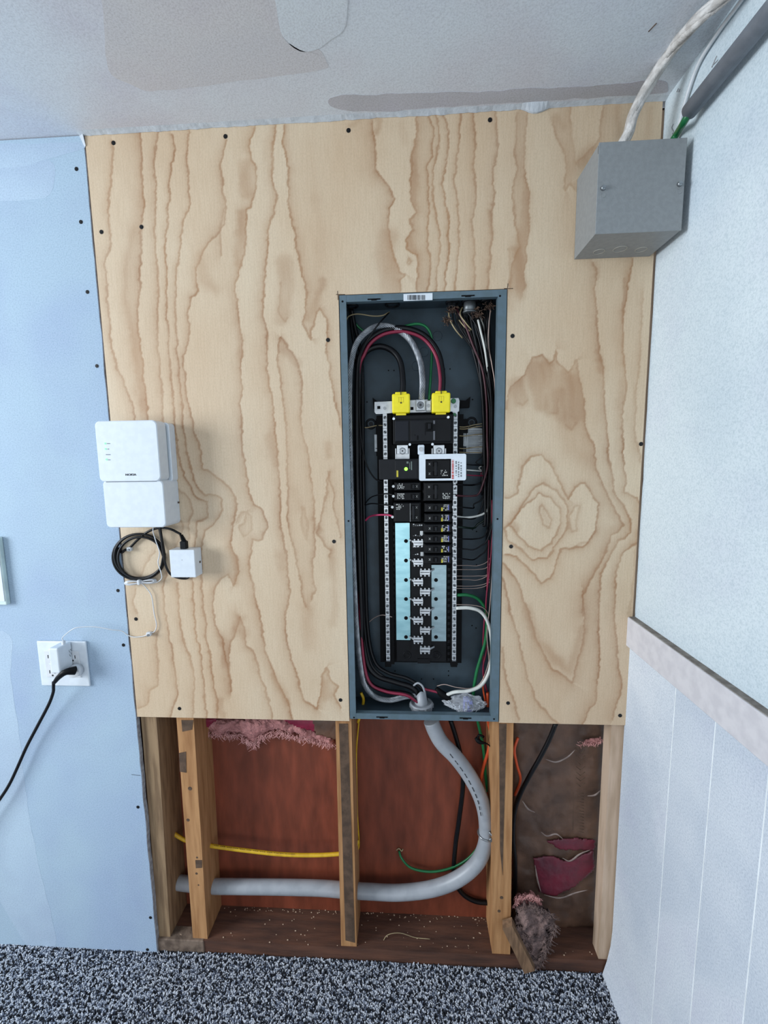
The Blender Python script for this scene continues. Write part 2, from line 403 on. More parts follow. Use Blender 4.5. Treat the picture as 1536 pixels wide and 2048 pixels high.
# crack in the ceiling
p1, p2 = PZ(1297, 63, ZC), PZ(1313, 46, ZC)
m = MB(); m.tube([p1 - Vector((0, 0, .0002)), p2 - Vector((0, 0, .0002))], .0009, 5); m.build('scratch', M_stain, ceiling)
# plaster skim patches on the ceiling (thin raised mud)
M_mud = wall_paint('skim_coat', 'dbe3e8', 'd6dde4', 'cac8c8', 3.0, .5)
def patch(px, name, m, surf, parent, t=.0005):
    out = []
    n = len(px); V3 = [Vector((q[0], q[1], 0)) for q in px]; m0 = [(V3[i] + V3[(i + 1) % n]) / 2 for i in range(n)]
    for i in range(n):
        a, c_, b = m0[i - 1], V3[i], m0[i]; L = (b - a).length; r_ = min(.5, 26 / max(26, L))
        a2, b2_ = c_.lerp(a, r_ * 2 if r_ < .5 else 1), c_.lerp(b, r_ * 2 if r_ < .5 else 1)
        run = [a.lerp(a2, k / 4) for k in range(4)] + [(a2 * (1 - t_) ** 2 + c_ * 2 * t_ * (1 - t_) + b2_ * t_ * t_) for t_ in (0, .25, .5, .75, 1)] + [b2_.lerp(b, k / 4) for k in range(1, 4)]
        for q in run:
            d = 4 * mnoise.noise(Vector((q.x * .03, q.y * .03, 2)))
            out.append((q.x + d, q.y + d))
    if surf == 'ceil': A = [PZ(x, y, ZC - t) for x, y in out]; B = [v + Vector((0, 0, t)) for v in A]
    elif surf == 'right': A = [PX(x, y, XR - t) for x, y in out]; B = [v + Vector((t, 0, 0)) for v in A]
    else: A = [P(x, y, -t) for x, y in out]; B = [v + Vector((0, t, 0)) for v in A]
    k = len(A); mb = MB()
    mb.add([*A, *B], [tuple(range(k)), tuple(range(2 * k - 1, k - 1, -1))] + [(i, i + k, (i + 1) % k + k, (i + 1) % k) for i in range(k)])
    return mb.build(name, m, parent)
M_pwarm = wall_paint('bare_paper_patch', 'd5d4d5', 'cfcfd3', 'c6c2c0', 3.0, .4)
M_pgrey = wall_paint('grey_paper_patch', 'c2c2c9', 'bababf', 'c6c2c0', 3.0, .4)
patch([(200, -40), (545, -40), (560, 70), (600, 110), (640, 90), (660, 140), (300, 185), (215, 150)], 'bare_patch', M_pwarm, 'ceil', ceiling, .0003)
patch([(655, 190), (800, 188), (940, 182), (1050, 178), (1180, 172), (1335, 158), (1335, 186), (1100, 201), (900, 214), (760, 222), (660, 222)], 'bare_patch', M_pgrey, 'ceil', ceiling, .0004)
patch([(540, -60), (700, -60), (690, 60), (640, 100), (600, 105), (560, 70)], 'skim_patch', M_mud, 'ceil', ceiling, .0009)

M_lsk = wall_paint('left_wall_skim', 'b3c6d5', 'a9bacd', 'bcc8d2', 2.5, .3)
patch([(-60, 292), (150, 283), (168, 285), (170, 300), (60, 330), (-60, 345)], 'skim_patch', M_lsk, 'wall', wall_back, .0002)
patch([(-60, 330), (112, 315), (106, 395), (40, 402), (-60, 405)], 'skim_patch', M_lsk, 'wall', wall_back, .00015)
patch([(-60, 1255), (30, 1262), (20, 1340), (40, 1480), (60, 1650), (95, 1800), (120, 1905), (60, 1905), (-60, 1700)], 'skim_patch', M_lsk, 'wall', wall_back, .00015)
# ------------------------------------------------------------------ floor with carpet
m = MB(); m.box(-1.75, XR + .02, -2.6, YB, -.02, 0.0)
M_carpet = mat('speckled_carpet_base', '7f8793', .95, col2='2c3038', scale=170, bump=1, bscale=200)
floor = m.build('floor', M_carpet, kind='structure')
def tuft_mat(n, c): return mat(n, c, .95, scale=300)
TM = [tuft_mat('pile_pale', 'd6dae2'), tuft_mat('pile_mid', 'a8b0bf'), tuft_mat('pile_slate', '666e80'), tuft_mat('pile_dark', '23262e')]
V = []; F = []; MI = []
r2 = np.random.RandomState(3)
def add_tufts(x0, x1, y0, y1, sp):
    xs = np.arange(x0, x1, sp); yy = np.arange(y0, y1, sp)
    for x in xs:
        for y in yy:
            X = x + r2.uniform(-.5, .5) * sp; Y = y + r2.uniform(-.5, .5) * sp; h = r2.uniform(.55, 1.1) * .0055; r = sp * r2.uniform(.55, .85)
            lx, ly = r2.uniform(-.0025, .0025, 2); a0 = r2.uniform(0, 6.28); k = len(V)
            for j in range(4):
                a = a0 + j * math.pi / 2; V.append((X + r * math.cos(a), Y + r * math.sin(a), .0))
            for j in range(4):
                a = a0 + .5 + j * math.pi / 2; V.append((X + lx + r * .8 * math.cos(a), Y + ly + r * .8 * math.sin(a), h))
            V.append((X + lx * 1.3, Y + ly * 1.3, h * 1.25))
            for j in range(4): F.append((k + j, k + (j + 1) % 4, k + 4 + (j + 1) % 4, k + 4 + j)); F.append((k + 4 + j, k + 4 + (j + 1) % 4, k + 8))
            v = mnoise.noise(Vector((X * 150, Y * 150, 0))) + r2.uniform(-.35, .35)
            mi = 0 if v > .10 else 1 if v > -.03 else 2 if v > -.15 else 3
            MI.extend([mi] * 8)
add_tufts(-1.12, XR2 - .012, -.17, YF - .006, .0030)
add_tufts(-1.45, -1.12, -.17, YF - .006, .0045); add_tufts(-1.45, XR2 - .012, -.42, -.17, .0048)
me = bpy.data.meshes.new('carpet_pile'); me.from_pydata(V, [], F)
for t in TM: me.materials.append(t)
me.polygons.foreach_set('material_index', MI); me.update()
o = bpy.data.objects.new('carpet_pile', me); COL.objects.link(o); o.parent = floor; o['kind'] = 'stuff'; o['label'] = 'grey and black speckled carpet pile'

# ------------------------------------------------------------------ plywood panel with its grain
def sA(l, ox, oy, s): return [(ox + x / s, oy + y / s) for x, y in l]
A = lambda l: sA(l, 160, 250, 2.743)
B = lambda l: sA(l, 200, 840, 2.954)
C = lambda l: sA(l, 700, 190, 2.4)
D = lambda l: sA(l, 990, 500, 2.134)
# (polyline, core width px, one-sided soft width px, side (+1 right, -1 left), strength)
G = []
def g(p, w=1.6, soft=7, side=-1, k=1.0): G.append((p, w, soft, side, k))
g(A([(180,95),(172,330),(155,480),(170,650),(130,760),(150,900),(165,1150),(205,1350),(290,1520),(300,1640)]), 2.2, 7, -1, .8)
g(A([(330,30),(340,200),(350,440),(330,560),(330,800),(320,960),(320,1100),(340,1280),(350,1400),(378,1640)]), 2, 14, -1, .95)
g(A([(300,560),(250,760),(250,960),(290,1150),(320,1400),(350,1560)]), 5, 14, 1, .55)
g(A([(428,40),(410,200),(410,450),(415,700),(430,900),(420,1150),(450,1450),(458,1640)]), 2, 9, -1, .8)
g(A([(500,60),(518,130),(495,220),(490,400),(475,560),(470,800),(475,1050),(488,1250),(500,1400),(520,1640)]) + B([(440,0),(460,200),(500,340),(570,450),(635,490),(635,570),(580,610),(565,700),(550,900),(545,1000),(560,1200),(590,1380),(610,1550),(625,1760)])[1:], 1.5, 4, -1, .9)
g(A([(600,30),(585,200),(600,440),(560,540),(545,700),(525,800),(520,1000),(535,1280),(555,1500)]) + B([(490,0),(520,220),(560,370),(620,440),(715,460),(715,540),(680,610),(620,650),(600,750),(600,900),(605,1050),(630,1300),(660,1500),(690,1650),(690,1770)]), 1.6, 5, -1, .9)
g(A([(800,80),(775,200),(780,350),(805,450),(790,540),(740,600),(680,700),(635,780),(640,880),(650,915),(610,940),(590,1050),(600,1150),(565,1280),(575,1400),(590,1520)]) + B([(545,0),(570,120),(605,200),(605,280),(660,310),(685,340),(760,390),(800,460),(800,560),(770,720),(800,800),(820,900),(790,980),(750,920),(715,940),(680,990),(665,1080),(680,1220),(720,1300),(760,1500),(770,1600)]), 1.7, 7, -1, .9)
g(A([(790,460),(760,580),(770,720)]), 2, 10, -1, .6)
g(A([(660,720),(680,850),(740,900)]), 9, 18, 1, .45)
g(A([(960,0),(925,120),(960,230),(960,350),(940,450),(910,470),(905,640),(900,720),(870,800),(850,900),(870,1050),(890,1200),(885,1400),(880,1600)]) + B([(835,0),(850,200),(870,400),(900,490),(950,520),(970,580),(990,640),(960,700),(900,710),(885,850),(910,1000),(950,1200),(990,1400),(1060,1550),(1130,1760)])[1:], 1.7, 10, -1, .95)
g(A([(900,220),(900,300),(910,380)]), 12, 8, 1, .45)
g(A([(880,480),(875,640),(860,760)]), 7, 8, 1, .5)
g(A([(880,1150),(880,1250)]), 7, 8, 1, .35)
g(A([(1070,10),(1055,140),(1050,250),(1078,400),(1065,480),(1030,560),(1020,750),(1015,850),(1000,1050),(1030,1150),(1020,1350),(1050,1500),(1065,1640)]) + B([(1045,200),(1060,400),(1060,600),(1090,750),(1110,950),(1120,1020),(1095,1150),(1105,1300),(1130,1400),(1180,1580),(1210,1650),(1280,1710),(1300,1620),(1320,1500),(1340,1465),(1370,1540),(1400,1570),(1380,1620),(1420,1700)]), 1.8, 8, -1, .95)
g(B([(1000,100),(1020,200),(1040,260)]), 8, 12, 1, .35)
g(B([(1060,800),(1070,870)]), 8, 10, 1, .35)
g(B([(1330,1560),(1340,1640)]), 9, 8, 1, .5)
g(A([(1115,0),(1110,80),(1130,160),(1150,350),(1150,460),(1180,600),(1210,780),(1245,940),(1225,1090),(1275,1170),(1270,1120),(1300,1030),(1320,1010),(1350,1060),(1355,1240),(1390,1450),(1425,1640)]), 1.7, 7, 1, .95)
g(A([(1290,400),(1330,600),(1280,900)]), 8, 22, 1, .22)
g(A([(1270,100),(1290,400)]), 8, 22, 1, .2)
g(A([(1330,860),(1300,960),(1250,1060)]), 8, 9, 1, .55)
g(A([(1120,760),(1130,900),(1110,1050)]), 17, 10, 1, .42)
g(A([(1100,860),(1095,980),(1085,1030),(1130,1080),(1150,1050)]), 1.2, 4, 1, .5)
g(A([(1100,1165),(1135,1210),(1190,1290),(1215,1400),(1215,1640)]) + B([(1190,60),(1230,230),(1260,500),(1275,700),(1250,900),(1270,1000),(1250,1060)]), 1.7, 7, -1, .8)
g(A([(1100,1165),(1085,1320),(1110,1480),(1125,1640)]) + B([(1110,250),(1115,380),(1100,500),(1130,720),(1180,900),(1200,1050),(1215,1100)]), 1.6, 5, 1, .8)
g(A([(1120,1240),(1200,1310)]), 8, 6, 1, .35)
g(B([(1220,1120),(1230,1250),(1240,1330)]), 12, 12, 1, .35)
g(B([(1190,520),(1200,640),(1220,700),(1235,600),(1200,520)]), 3, 8, 1, .35)
g(B([(1150,420),(1180,520)]), 10, 12, 1, .25)
g(B([(1340,140),(1345,200)]), 7, 8, 1, .45)
g(B([(1360,300),(1340,400),(1310,540),(1290,660),(1330,740),(1365,760),(1360,800)]), 1.8, 5, 1, .7)
g(B([(1350,300),(1370,400),(1395,560),(1420,690)]), 1.5, 4, 1, .65)
g(B([(1290,640),(1300,650)]), 7, 5, 1, .5)
g(B([(1370,760),(1380,950),(1390,1100),(1380,1200)]), 6, 10, 1, .35)
g(B([(450,560),(490,620),(470,700),(420,800)]), 1.4, 6, -1, .6)
g(B([(450,400),(530,460),(550,540),(520,620),(525,700)]), 1.4, 6, -1, .6)
g(B([(400,880),(375,1000),(380,1120),(410,1280),(440,1500),(465,1620),(410,1770)]), 1.7, 6, -1, .8)
g(B([(460,960),(460,1100),(490,1300),(530,1400),(555,1560),(550,1770)]), 1.7, 6, -1, .75)
g(B([(340,1240),(335,1340),(345,1450),(340,1560),(290,1600),(280,1680),(230,1710)]), 1.6, 10, -1, .6)
g(B([(205,990),(190,1080),(215,1140)]), 2, 12, -1, .6)
g(B([(320,780),(260,860),(240,920),(180,950)]), 2, 6, -1, .5)
g(B([(870,540),(850,600),(820,640),(850,690),(900,650),(890,560),(830,540),(810,600)]), 2, 8, 1, .45)
g(B([(770,760),(800,860),(800,960)]), 6, 8, -1, .45)
g(B([(700,820),(780,900)]), 22, 18, 1, .22)
g(B([(830,1180),(800,1240),(850,1260)]), 10, 10, 1, .5)
g(B([(825,1160),(800,1270),(770,1310),(760,1450),(770,1600)]), 1.8, 10, -1, .75)
g(B([(825,1160),(860,1260),(870,1340),(915,1370),(940,1500),(1000,1660),(1020,1770)]), 1.8, 8, -1, .75)
g(B([(700,1260),(740,1340),(740,1440)]), 9, 9, 1, .4)
g(B([(710,1660),(700,1720),(730,1740)]), 7, 7, 1, .5)
g(B([(1030,1500),(1080,1600),(1110,1680)]), 6, 7, 1, .45)
g(B([(680,620),(700,650)]), 22, 18, 1, .15)
# upper middle
g(C([(0,150),(30,130),(40,110)]), 5, 6, 1, .4)
g(C([(110,130),(115,250),(120,370),(180,430),(215,490),(190,540),(180,620),(190,700),(210,760),(235,850),(268,865),(235,890),(245,945)]), 1.8, 11, -1, .95)
g(C([(125,110),(150,120),(130,180)]), 5, 4, 1, .45)
g(C([(180,680),(160,760),(190,850),(200,930)]), 20, 14, -1, .5)
g(C([(250,140),(260,190),(265,230)]), 6, 12, 1, .25)
g(C([(320,90),(315,200),(300,300),(290,400),(292,500),(315,560),(290,600),(305,650),(270,700),(280,745),(320,760),(325,860),(320,945)]), 2.0, 15, 1, .95)
g(C([(310,230),(312,350),(310,520)]), 6, 6, 1, .4)
g(C([(290,690),(310,740)]), 6, 8, 1, .4)
g(C([(275,800),(280,780),(290,800),(282,815),(275,800)]), 2, 3, 1, .7)
g(C([(378,95),(400,180),(390,300),(368,340),(372,450),(375,560),(375,700),(380,830),(368,945)]), 1.5, 4, -1, 1)
g(C([(415,95),(430,200),(410,300),(395,420),(400,540),(430,640),(425,760),(405,945)]), 1.5, 4, -1, .9)
g(C([(448,90),(475,170),(465,330),(442,430),(455,520),(475,600),(470,740),(450,945)]), 1.5, 5, -1, .95)
g(C([(530,80),(525,220),(510,340),(500,410),(515,520),(525,650),(515,820),(500,945)]), 1.4, 4, -1, .85)
g(C([(585,80),(600,200),(600,320),(600,500),(588,640),(600,760),(595,945)]), 1.8, 8, -1, .8)
g(C([(700,75),(705,200),(712,270),(690,350),(688,480),(675,580),(680,700),(668,800),(660,935)]), 2, 8, -1, .9)
g(C([(700,290),(690,420)]), 3, 4, 1, .4)
g(C([(670,560),(675,660)]), 5, 4, 1, .4)
g(C([(850,75),(840,200),(830,330),(855,470),(860,600),(850,720),(840,850),(830,940)]), 1.6, 14, -1, .8)
g(C([(805,80),(790,250),(800,350),(780,470),(790,620),(820,720),(780,800),(770,930)]), 1.4, 6, 1, .7)
g(C([(845,480),(840,620),(820,700),(810,800),(810,920)]), 10, 8, 1, .45)
g(C([(970,140),(1000,210),(1030,280),(1040,360),(1030,460),(1055,430),(1080,460)]), 1.8, 13, 1, .65)
g(C([(990,110),(1030,150)]), 8, 12, 1, .3)
g(C([(1060,60),(1060,200),(1080,330),(1130,300),(1200,200),(1215,60)]), 2, 14, -1, .5)
g(C([(1100,330),(1160,260)]), 13, 10, 1, .35)
g(C([(1290,60),(1280,190)]), 5, 12, 1, .4)
g(C([(1440,60),(1430,210)]), 5, 8, 1, .35)
# right column
g(D([(90,0),(110,80),(115,190)]), 10, 9, 1, .45)
g(D([(60,0),(65,100),(60,250)]), 2, 8, 1, .4)
g(D([(420,50),(430,100),(425,200),(435,330),(440,440),(465,530),(470,700),(480,850),(510,1030),(580,1150),(575,1200),(520,1250),(450,1380),(440,1600),(450,1740),(430,1910),(400,1970),(370,2020)]), 1.8, 11, -1, .9)
g(D([(430,60),(435,110)]), 7, 5, 1, .4)
g(D([(435,430),(455,510)]), 7, 5, -1, .35)
g(D([(585,40),(570,150),(545,260),(545,420),(560,560),(545,700),(545,850),(555,1030),(610,1060),(625,1140),(610,1240),(540,1300),(515,1400),(510,1560),(530,1760),(540,1880),(500,2000)]), 1.8, 10, -1, .9)
g(D([(555,120),(545,260)]), 4, 6, 1, .4)
g(D([(540,560),(530,680)]), 6, 7, 1, .3)
g(D([(630,180),(620,400),(605,560),(600,800),(620,900)]), 2, 8, -1, .55)
g(D([(600,1240),(595,1400),(570,1550)]), 3, 14, 1, .35)
# ragged dark patch
g(D([(50,680),(70,580),(130,530),(160,455),(200,450),(230,490),(250,470),(255,430),(265,480),(315,520),(345,475),(360,540),(375,620),(380,760),(420,840),(430,930),(520,1130),(550,1170),(500,1220),(470,1290),(400,1420),(370,1480),(375,1560)]), 1.8, 12, -1, .85)
for q in [[(90,570),(110,640)],[(170,500),(190,660)],[(220,500),(250,600),(240,680)],[(300,540),(320,740)],[(340,560),(350,700)],[(270,620),(280,700)]]:
    g(D(q), 15, 8, 1, .5)
g(D([(300,740),(330,850),(400,900)]), 16, 22, -1, .3)
g(D([(100,650),(110,660),(130,640)]), 2, 3, 1, .5); g(D([(240,700),(265,705),(270,640)]), 2, 3, 1, .4); g(D([(305,740),(325,765),(345,740)]), 2, 3, 1, .5)
# knots
def ell(cx, cy, rx, ry, a=0, n=14, w=.08, seed=0):
    o = []
    for i in range(n + 1):
        t = 2 * math.pi * i / n; k = 1 + w * math.sin(3 * t + seed) + w * .6 * math.sin(5 * t + seed * 2)
        x, y = rx * k * math.cos(t), ry * k * math.sin(t); o.append((cx + x * math.cos(a) - y * math.sin(a), cy + x * math.sin(a) + y * math.cos(a)))
    o[-1] = o[0]; return o
g(D([(190,1100),(205,1085),(225,1110),(240,1150),(230,1185),(205,1170),(190,1120),(190,1100)]), 2.2, 5, 1, .75)
g(D([(205,1105),(222,1160)]), 5, 4, 1, .35)
g(D([(340,1090),(365,1090),(350,1150),(345,1200),(320,1195),(320,1140),(340,1090)]), 2.2, 4, 1, .5)
g(D([(60,1170),(90,1140),(140,1080),(190,1040),(240,1050),(275,1100),(280,1170),(240,1250),(200,1285),(140,1265),(100,1220),(85,1190),(65,1170)]), 1.7, 5, 1, .8)
g(D([(80,1170),(95,1190)]), 6, 5, 1, .5)
g(D([(40,1180),(100,1130),(150,1030),(210,990),(260,1020),(310,1090),(310,1180),(270,1240),(220,1320),(160,1320),(100,1270),(50,1230),(40,1180)]), 1.7, 5, 1, .8)
g(D([(45,1060),(100,1030),(115,920),(150,880),(195,875),(240,910),(260,960),(310,1060),(340,1010),(385,995),(440,1080),(430,1200),(375,1275),(345,1265),(280,1280),(235,1400),(200,1420),(150,1370),(90,1305),(45,1300)]), 1.8, 6, 1, .9)
g(D([(330,1270),(400,1240),(430,1200)]), 3, 7, -1, .35)
g(D([(35,1340),(90,1400),(120,1500),(160,1600),(190,1700),(250,1790),(330,1850),(370,1700),(385,1560),(370,1460)]), 2, 11, -1, .85)
g(D([(130,1530),(180,1660),(250,1740),(320,1800),(350,1720),(370,1620)]), 9, 10, -1, .55)
g(D([(30,1400),(70,1560),(100,1650),(130,1800),(170,1920),(240,1990),(280,2030)]), 1.8, 6, -1, .8)
g(D([(30,1700),(60,1880),(100,2000)]), 1.8, 6, -1, .7)
g(D([(500,1190),(540,1180)]), 8, 8, 1, .2)

ZB = .692
NX0, NX1, NZ = -.1490, .2135, 1.6855
STEP = .0021
def gridpts(x0, x1, z0, z1):
    nx = max(1, round((x1 - x0) / STEP)); nz = max(1, round((z1 - z0) / STEP))
    return np.linspace(x0, x1, nx + 1), np.linspace(z0, z1, nz + 1)
rng = np.random.RandomState(5)
def vnoise(u, v, seed):
    r = np.random.RandomState(seed); T = r.rand(128, 128)
    iu = np.floor(u).astype(int); iv = np.floor(v).astype(int); fu = u - iu; fv = v - iv
    fu = fu * fu * (3 - 2 * fu); fv = fv * fv * (3 - 2 * fv)
    a = T[iu % 128, iv % 128]; b = T[(iu + 1) % 128, iv % 128]; c = T[iu % 128, (iv + 1) % 128]; d = T[(iu + 1) % 128, (iv + 1) % 128]
    return (a * (1 - fu) + b * fu) * (1 - fv) + (c * (1 - fu) + d * fu) * fv - .5
def grain(Xw, Zw):
    u, v = proj(Xw, np.zeros_like(Xw), Zw)
    u = u + 5.0 * vnoise(u / 22, v / 26, 1) + 3.6 * vnoise(u / 9, v / 8, 2) + 2.2 * vnoise(u / 4, v / 3.2, 4); v = v + 7 * vnoise(u / 12, v / 18, 3)
    dark = np.zeros_like(u)
    for p, wd, soft, side, k in G:
        p = np.array(p); mg = soft * 2.6 + wd * 2 + 3
        idx = np.where((u > p[:, 0].min() - mg) & (u < p[:, 0].max() + mg) & (v > p[:, 1].min() - mg) & (v < p[:, 1].max() + mg))
        if len(idx[0]) == 0: continue
        uu = u[idx]; vv = v[idx]; best = np.full(uu.shape, 1e9); sg = np.zeros(uu.shape)
        for a, b in zip(p[:-1], p[1:]):
            d = b - a; L = (d * d).sum() + 1e-9; t = np.clip(((uu - a[0]) * d[0] + (vv - a[1]) * d[1]) / L, 0, 1)
            ex = uu - a[0] - t * d[0]; ey = vv - a[1] - t * d[1]; q = ex * ex + ey * ey; s = d[0] * ey - d[1] * ex
            mk = q < best; best[mk] = q[mk]; sg[mk] = s[mk]
        dist = np.sqrt(best)
        # travelling downwards, the right-hand side of the line has s < 0
        on = (sg * -side > 0)
        core = np.exp(-np.maximum(0, dist - wd * .6) ** 2 / (1.1 ** 2))
        sf = np.where(on, np.exp(-(dist / (soft * 1.15))) * .74, 0)
        if wd > 4.5: core = 1 / (1 + np.exp((dist - wd) / (soft * .28))) ; sf = 0
        val = np.maximum(core, sf) * k * (.85 + .5 * vnoise(uu / 30, vv / 45, 6))
        dark[idx] = 1 - (1 - dark[idx]) * (1 - np.clip(val * .9, 0, 1))
    return dark
Vs = []; Fs = []; Ds = []; k0 = 0
for (x0, x1, z0, z1) in [(XL, NX0, ZB, NZ), (XL, XR - .0058, NZ, ZC - .0008), (NX1, XR - .0058, ZB + .004, NZ)]:
    xs, zs = gridpts(x0, x1, z0, z1); XX, ZZ = np.meshgrid(xs, zs, indexing='ij')
    Ds.append(grain(XX.ravel(), ZZ.ravel()))
    Vs.append(np.stack([XX.ravel(), np.zeros(XX.size), ZZ.ravel()], -1))
    nz = len(zs); i, j = np.meshgrid(np.arange(len(xs) - 1), np.arange(nz - 1), indexing='ij'); a = k0 + (i * nz + j).ravel()
    Fs.append(np.stack([a, a + nz, a + nz + 1, a + 1], -1)); k0 += XX.size
Vv = np.concatenate(Vs); Ff = np.concatenate(Fs); Dd = np.concatenate(Ds)
def npmesh(name, V, F):
    me = bpy.data.meshes.new(name); me.vertices.add(len(V)); me.vertices.foreach_set('co', V.astype(np.float32).ravel())
    me.loops.add(F.size); me.loops.foreach_set('vertex_index', F.astype(np.int32).ravel())
    me.polygons.add(len(F)); me.polygons.foreach_set('loop_start', np.arange(0, F.size, 4, dtype=np.int32))
    me.update(calc_edges=True); me.validate(); return me
me = npmesh('plywood_face', Vv, Ff)
at = me.attributes.new('grain', 'FLOAT', 'POINT'); at.data.foreach_set('value', Dd.astype(np.float32))
m = bpy.data.materials.new('pine_plywood_face'); m.use_nodes = True; nt = m.node_tree; b = nt.nodes['Principled BSDF']; b.inputs['Roughness'].default_value = .6
tc = nt.nodes.new('ShaderNodeTexCoord'); at_ = nt.nodes.new('ShaderNodeAttribute'); at_.attribute_name = 'grain'
def nz_(scale, st, detail=5):
    mp = nt.nodes.new('ShaderNodeMapping'); mp.inputs['Scale'].default_value = st; nt.links.new(tc.outputs['Object'], mp.inputs[0])
    n = nt.nodes.new('ShaderNodeTexNoise'); n.inputs['Scale'].default_value = scale; n.inputs['Detail'].default_value = detail
    nt.links.new(mp.outputs[0], n.inputs['Vector']); return n
def rp_(src, p0, c0, p1, c1):
    r = nt.nodes.new('ShaderNodeValToRGB'); r.color_ramp.elements[0].position = p0; r.color_ramp.elements[1].position = p1
    r.color_ramp.elements[0].color = c0; r.color_ramp.elements[1].color = c1; nt.links.new(src, r.inputs[0]); return r.outputs[0]
def mx_(f, a, bb, mode='MIX'):
    x = nt.nodes.new('ShaderNodeMix'); x.data_type = 'RGBA'; x.blend_type = mode
    if isinstance(f, float): x.inputs[0].default_value = f
    else: nt.links.new(f, x.inputs[0])
    nt.links.new(a, x.inputs[6]); nt.links.new(bb, x.inputs[7]); return x.outputs[2]
base = rp_(nz_(3.0, (1.6, 1, .7), 3).outputs['Fac'], .35, lin('cfb596'), .65, lin('d8c4a8'))
streak = rp_(nz_(60, (5, 1, .35), 4).outputs['Fac'], .35, (.90, .875, .85, 1), .6, (1, 1, 1, 1))
base = mx_(.6, base, streak, 'MULTIPLY')
fine = rp_(nz_(420, (1, 1, .5), 3).outputs['Fac'], .36, (.86, .85, .84, 1), .58, (1.0, 1.0, 1.0, 1))
base = mx_(.55, base, fine, 'MULTIPLY')
gr = rp_(at_.outputs['Fac'], 0, (0, 0, 0, 1), 1.0, (1, 1, 1, 1))
darkc = rp_(nz_(8, (1, 1, .6), 3).outputs['Fac'], .35, lin('946742'), .65, lin('a67c56'))
colr = mx_(at_.outputs['Fac'], base, darkc)
nt.links.new(colr, b.inputs['Base Color'])
bp = nt.nodes.new('ShaderNodeBump'); bp.inputs['Strength'].default_value = .15; bp.inputs['Distance'].default_value = .001
nt.links.new(nz_(300, (1, 1, .3), 4).outputs['Fac'], bp.inputs['Height']); nt.links.new(bp.outputs[0], b.inputs['Normal'])
M_ply = m
me.materials.append(M_ply)
ply = bpy.data.objects.new('plywood_sheet', me); COL.objects.link(ply)
tag(ply, 'large bare pine plywood sheet with wavy brown grain screwed around the breaker panel', 'plywood')
M_plyedge = mat('plywood_core', 'b0875c', .7, col2='8a6440', scale=20, stretch=(1, 30, 1), bump=.2)
mb = MB()
for (x0, x1, z0, z1) in [(XL, NX0, ZB, NZ), (NX1, XR - .0058, ZB + .004, NZ), (XL, XR - .0058, NZ, ZC - .0008)]:
    mb.box(x0, x1, .0004, TH - .0002, z0, z1)
mb.build('plywood_core', M_plyedge, ply)
for x, y in [(227, 286), (451, 273), (697, 261), (980, 240), (203, 464), (283, 454), (656, 680), (1025, 672), (668, 1083), (1022, 1093), (1282, 888),
             (272, 1238), (359, 1417), (681, 1400), (1016, 1406), (1240, 1431)]:
    c = P(x, y, 0); mm = MB(); mm.cyl((c.x, -.0006, c.z), .0045, .003, 'y', 14); mm.cyl((c.x, -.0014, c.z), .0020, .002, 'y', 6)
    mm.build('screw', M_screwb, ply)
for q in [[(672, 589), (690, 589)], [(675, 582), (676, 600)], [(1008, 577), (1026, 577)], [(1016, 567), (1013, 590)]]:
    a, b_ = P(*q[0], 0), P(*q[1], 0); MB().tube([(a.x, 0, a.z), (b_.x, 0, b_.z)], .0007, 4).build('saw_overcut', M_stain, ply)
# dark strips added as painted shade in the slits beside the plywood
mb = MB(); mb.box(XR - .012, XR + .012, TH + .001, TH + .004, .70, ZC - .005); mb.build('gap_shade_strip', M_dark, wall_back)
mb = MB(); mb.box(XL - .02, XL + .02, TH + .0005, TH + .002, .70, ZC - .005); mb.build('gap_shade_strip', M_dark, wall_back)

# ------------------------------------------------------------------ breaker panel enclosure
EX0, EX1, EZ0, EZ1, EY = -.1472, .2118, .6990, 1.6840, .095
FX0, FX1, FZ0, FZ1 = -.1325, .1935, .7135, 1.6700          # inside of the flange
def PB(mb, x0, y0, x1, y1, yf, yb, bev=0):
    a, b_, c, d = rect(x0, y0, x1, y1, yf)
    return mb.bevbox(a, b_, yf, yb, c, d, bev, 2) if bev else mb.box(a, b_, yf, yb, c, d)
panel = empty('breaker_panel', ((EX0 + EX1) / 2, EY, EZ0), 'tall open slate-grey breaker panel enclosure recessed in the plywood', 'electrical panel')
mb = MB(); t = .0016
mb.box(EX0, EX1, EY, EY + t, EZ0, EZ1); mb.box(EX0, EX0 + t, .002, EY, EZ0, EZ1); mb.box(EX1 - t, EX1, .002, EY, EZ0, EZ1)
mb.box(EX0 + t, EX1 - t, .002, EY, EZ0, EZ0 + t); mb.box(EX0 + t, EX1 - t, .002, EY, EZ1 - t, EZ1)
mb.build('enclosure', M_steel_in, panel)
mb = MB(); fy = -.0012
mb.box(EX0, FX0, fy, .0018, EZ0, EZ1); mb.box(FX1, EX1 - .0, fy, .0018, EZ0, EZ1)
mb.box(FX0, FX1, fy + .0004, .0018, EZ0, FZ0); mb.box(FX0, FX1, fy + .0004, .0018, FZ1, EZ1)
mb.box(FX0 - .0012, FX0, .0018, .006, FZ0, FZ1); mb.box(FX1, FX1 + .0012, .0018, .018, FZ0, FZ1)
mb.box(FX0, FX1, .0018, .013, FZ0 - .0012, FZ0); mb.box(FX0, FX1, .0018, .013, FZ1, FZ1 + .0012)
flange = mb.build('flange', M_steel, panel)
for x, y in [(685, 603), (1000, 592), (697, 1042), (995, 1038), (708, 1435), (988, 1438)]:
    c = P(x, y, fy); MB().cyl((c.x, fy - .0004, c.z), .0022, .002, 'y', 10).build('screw_hole', M_blackm, flange)
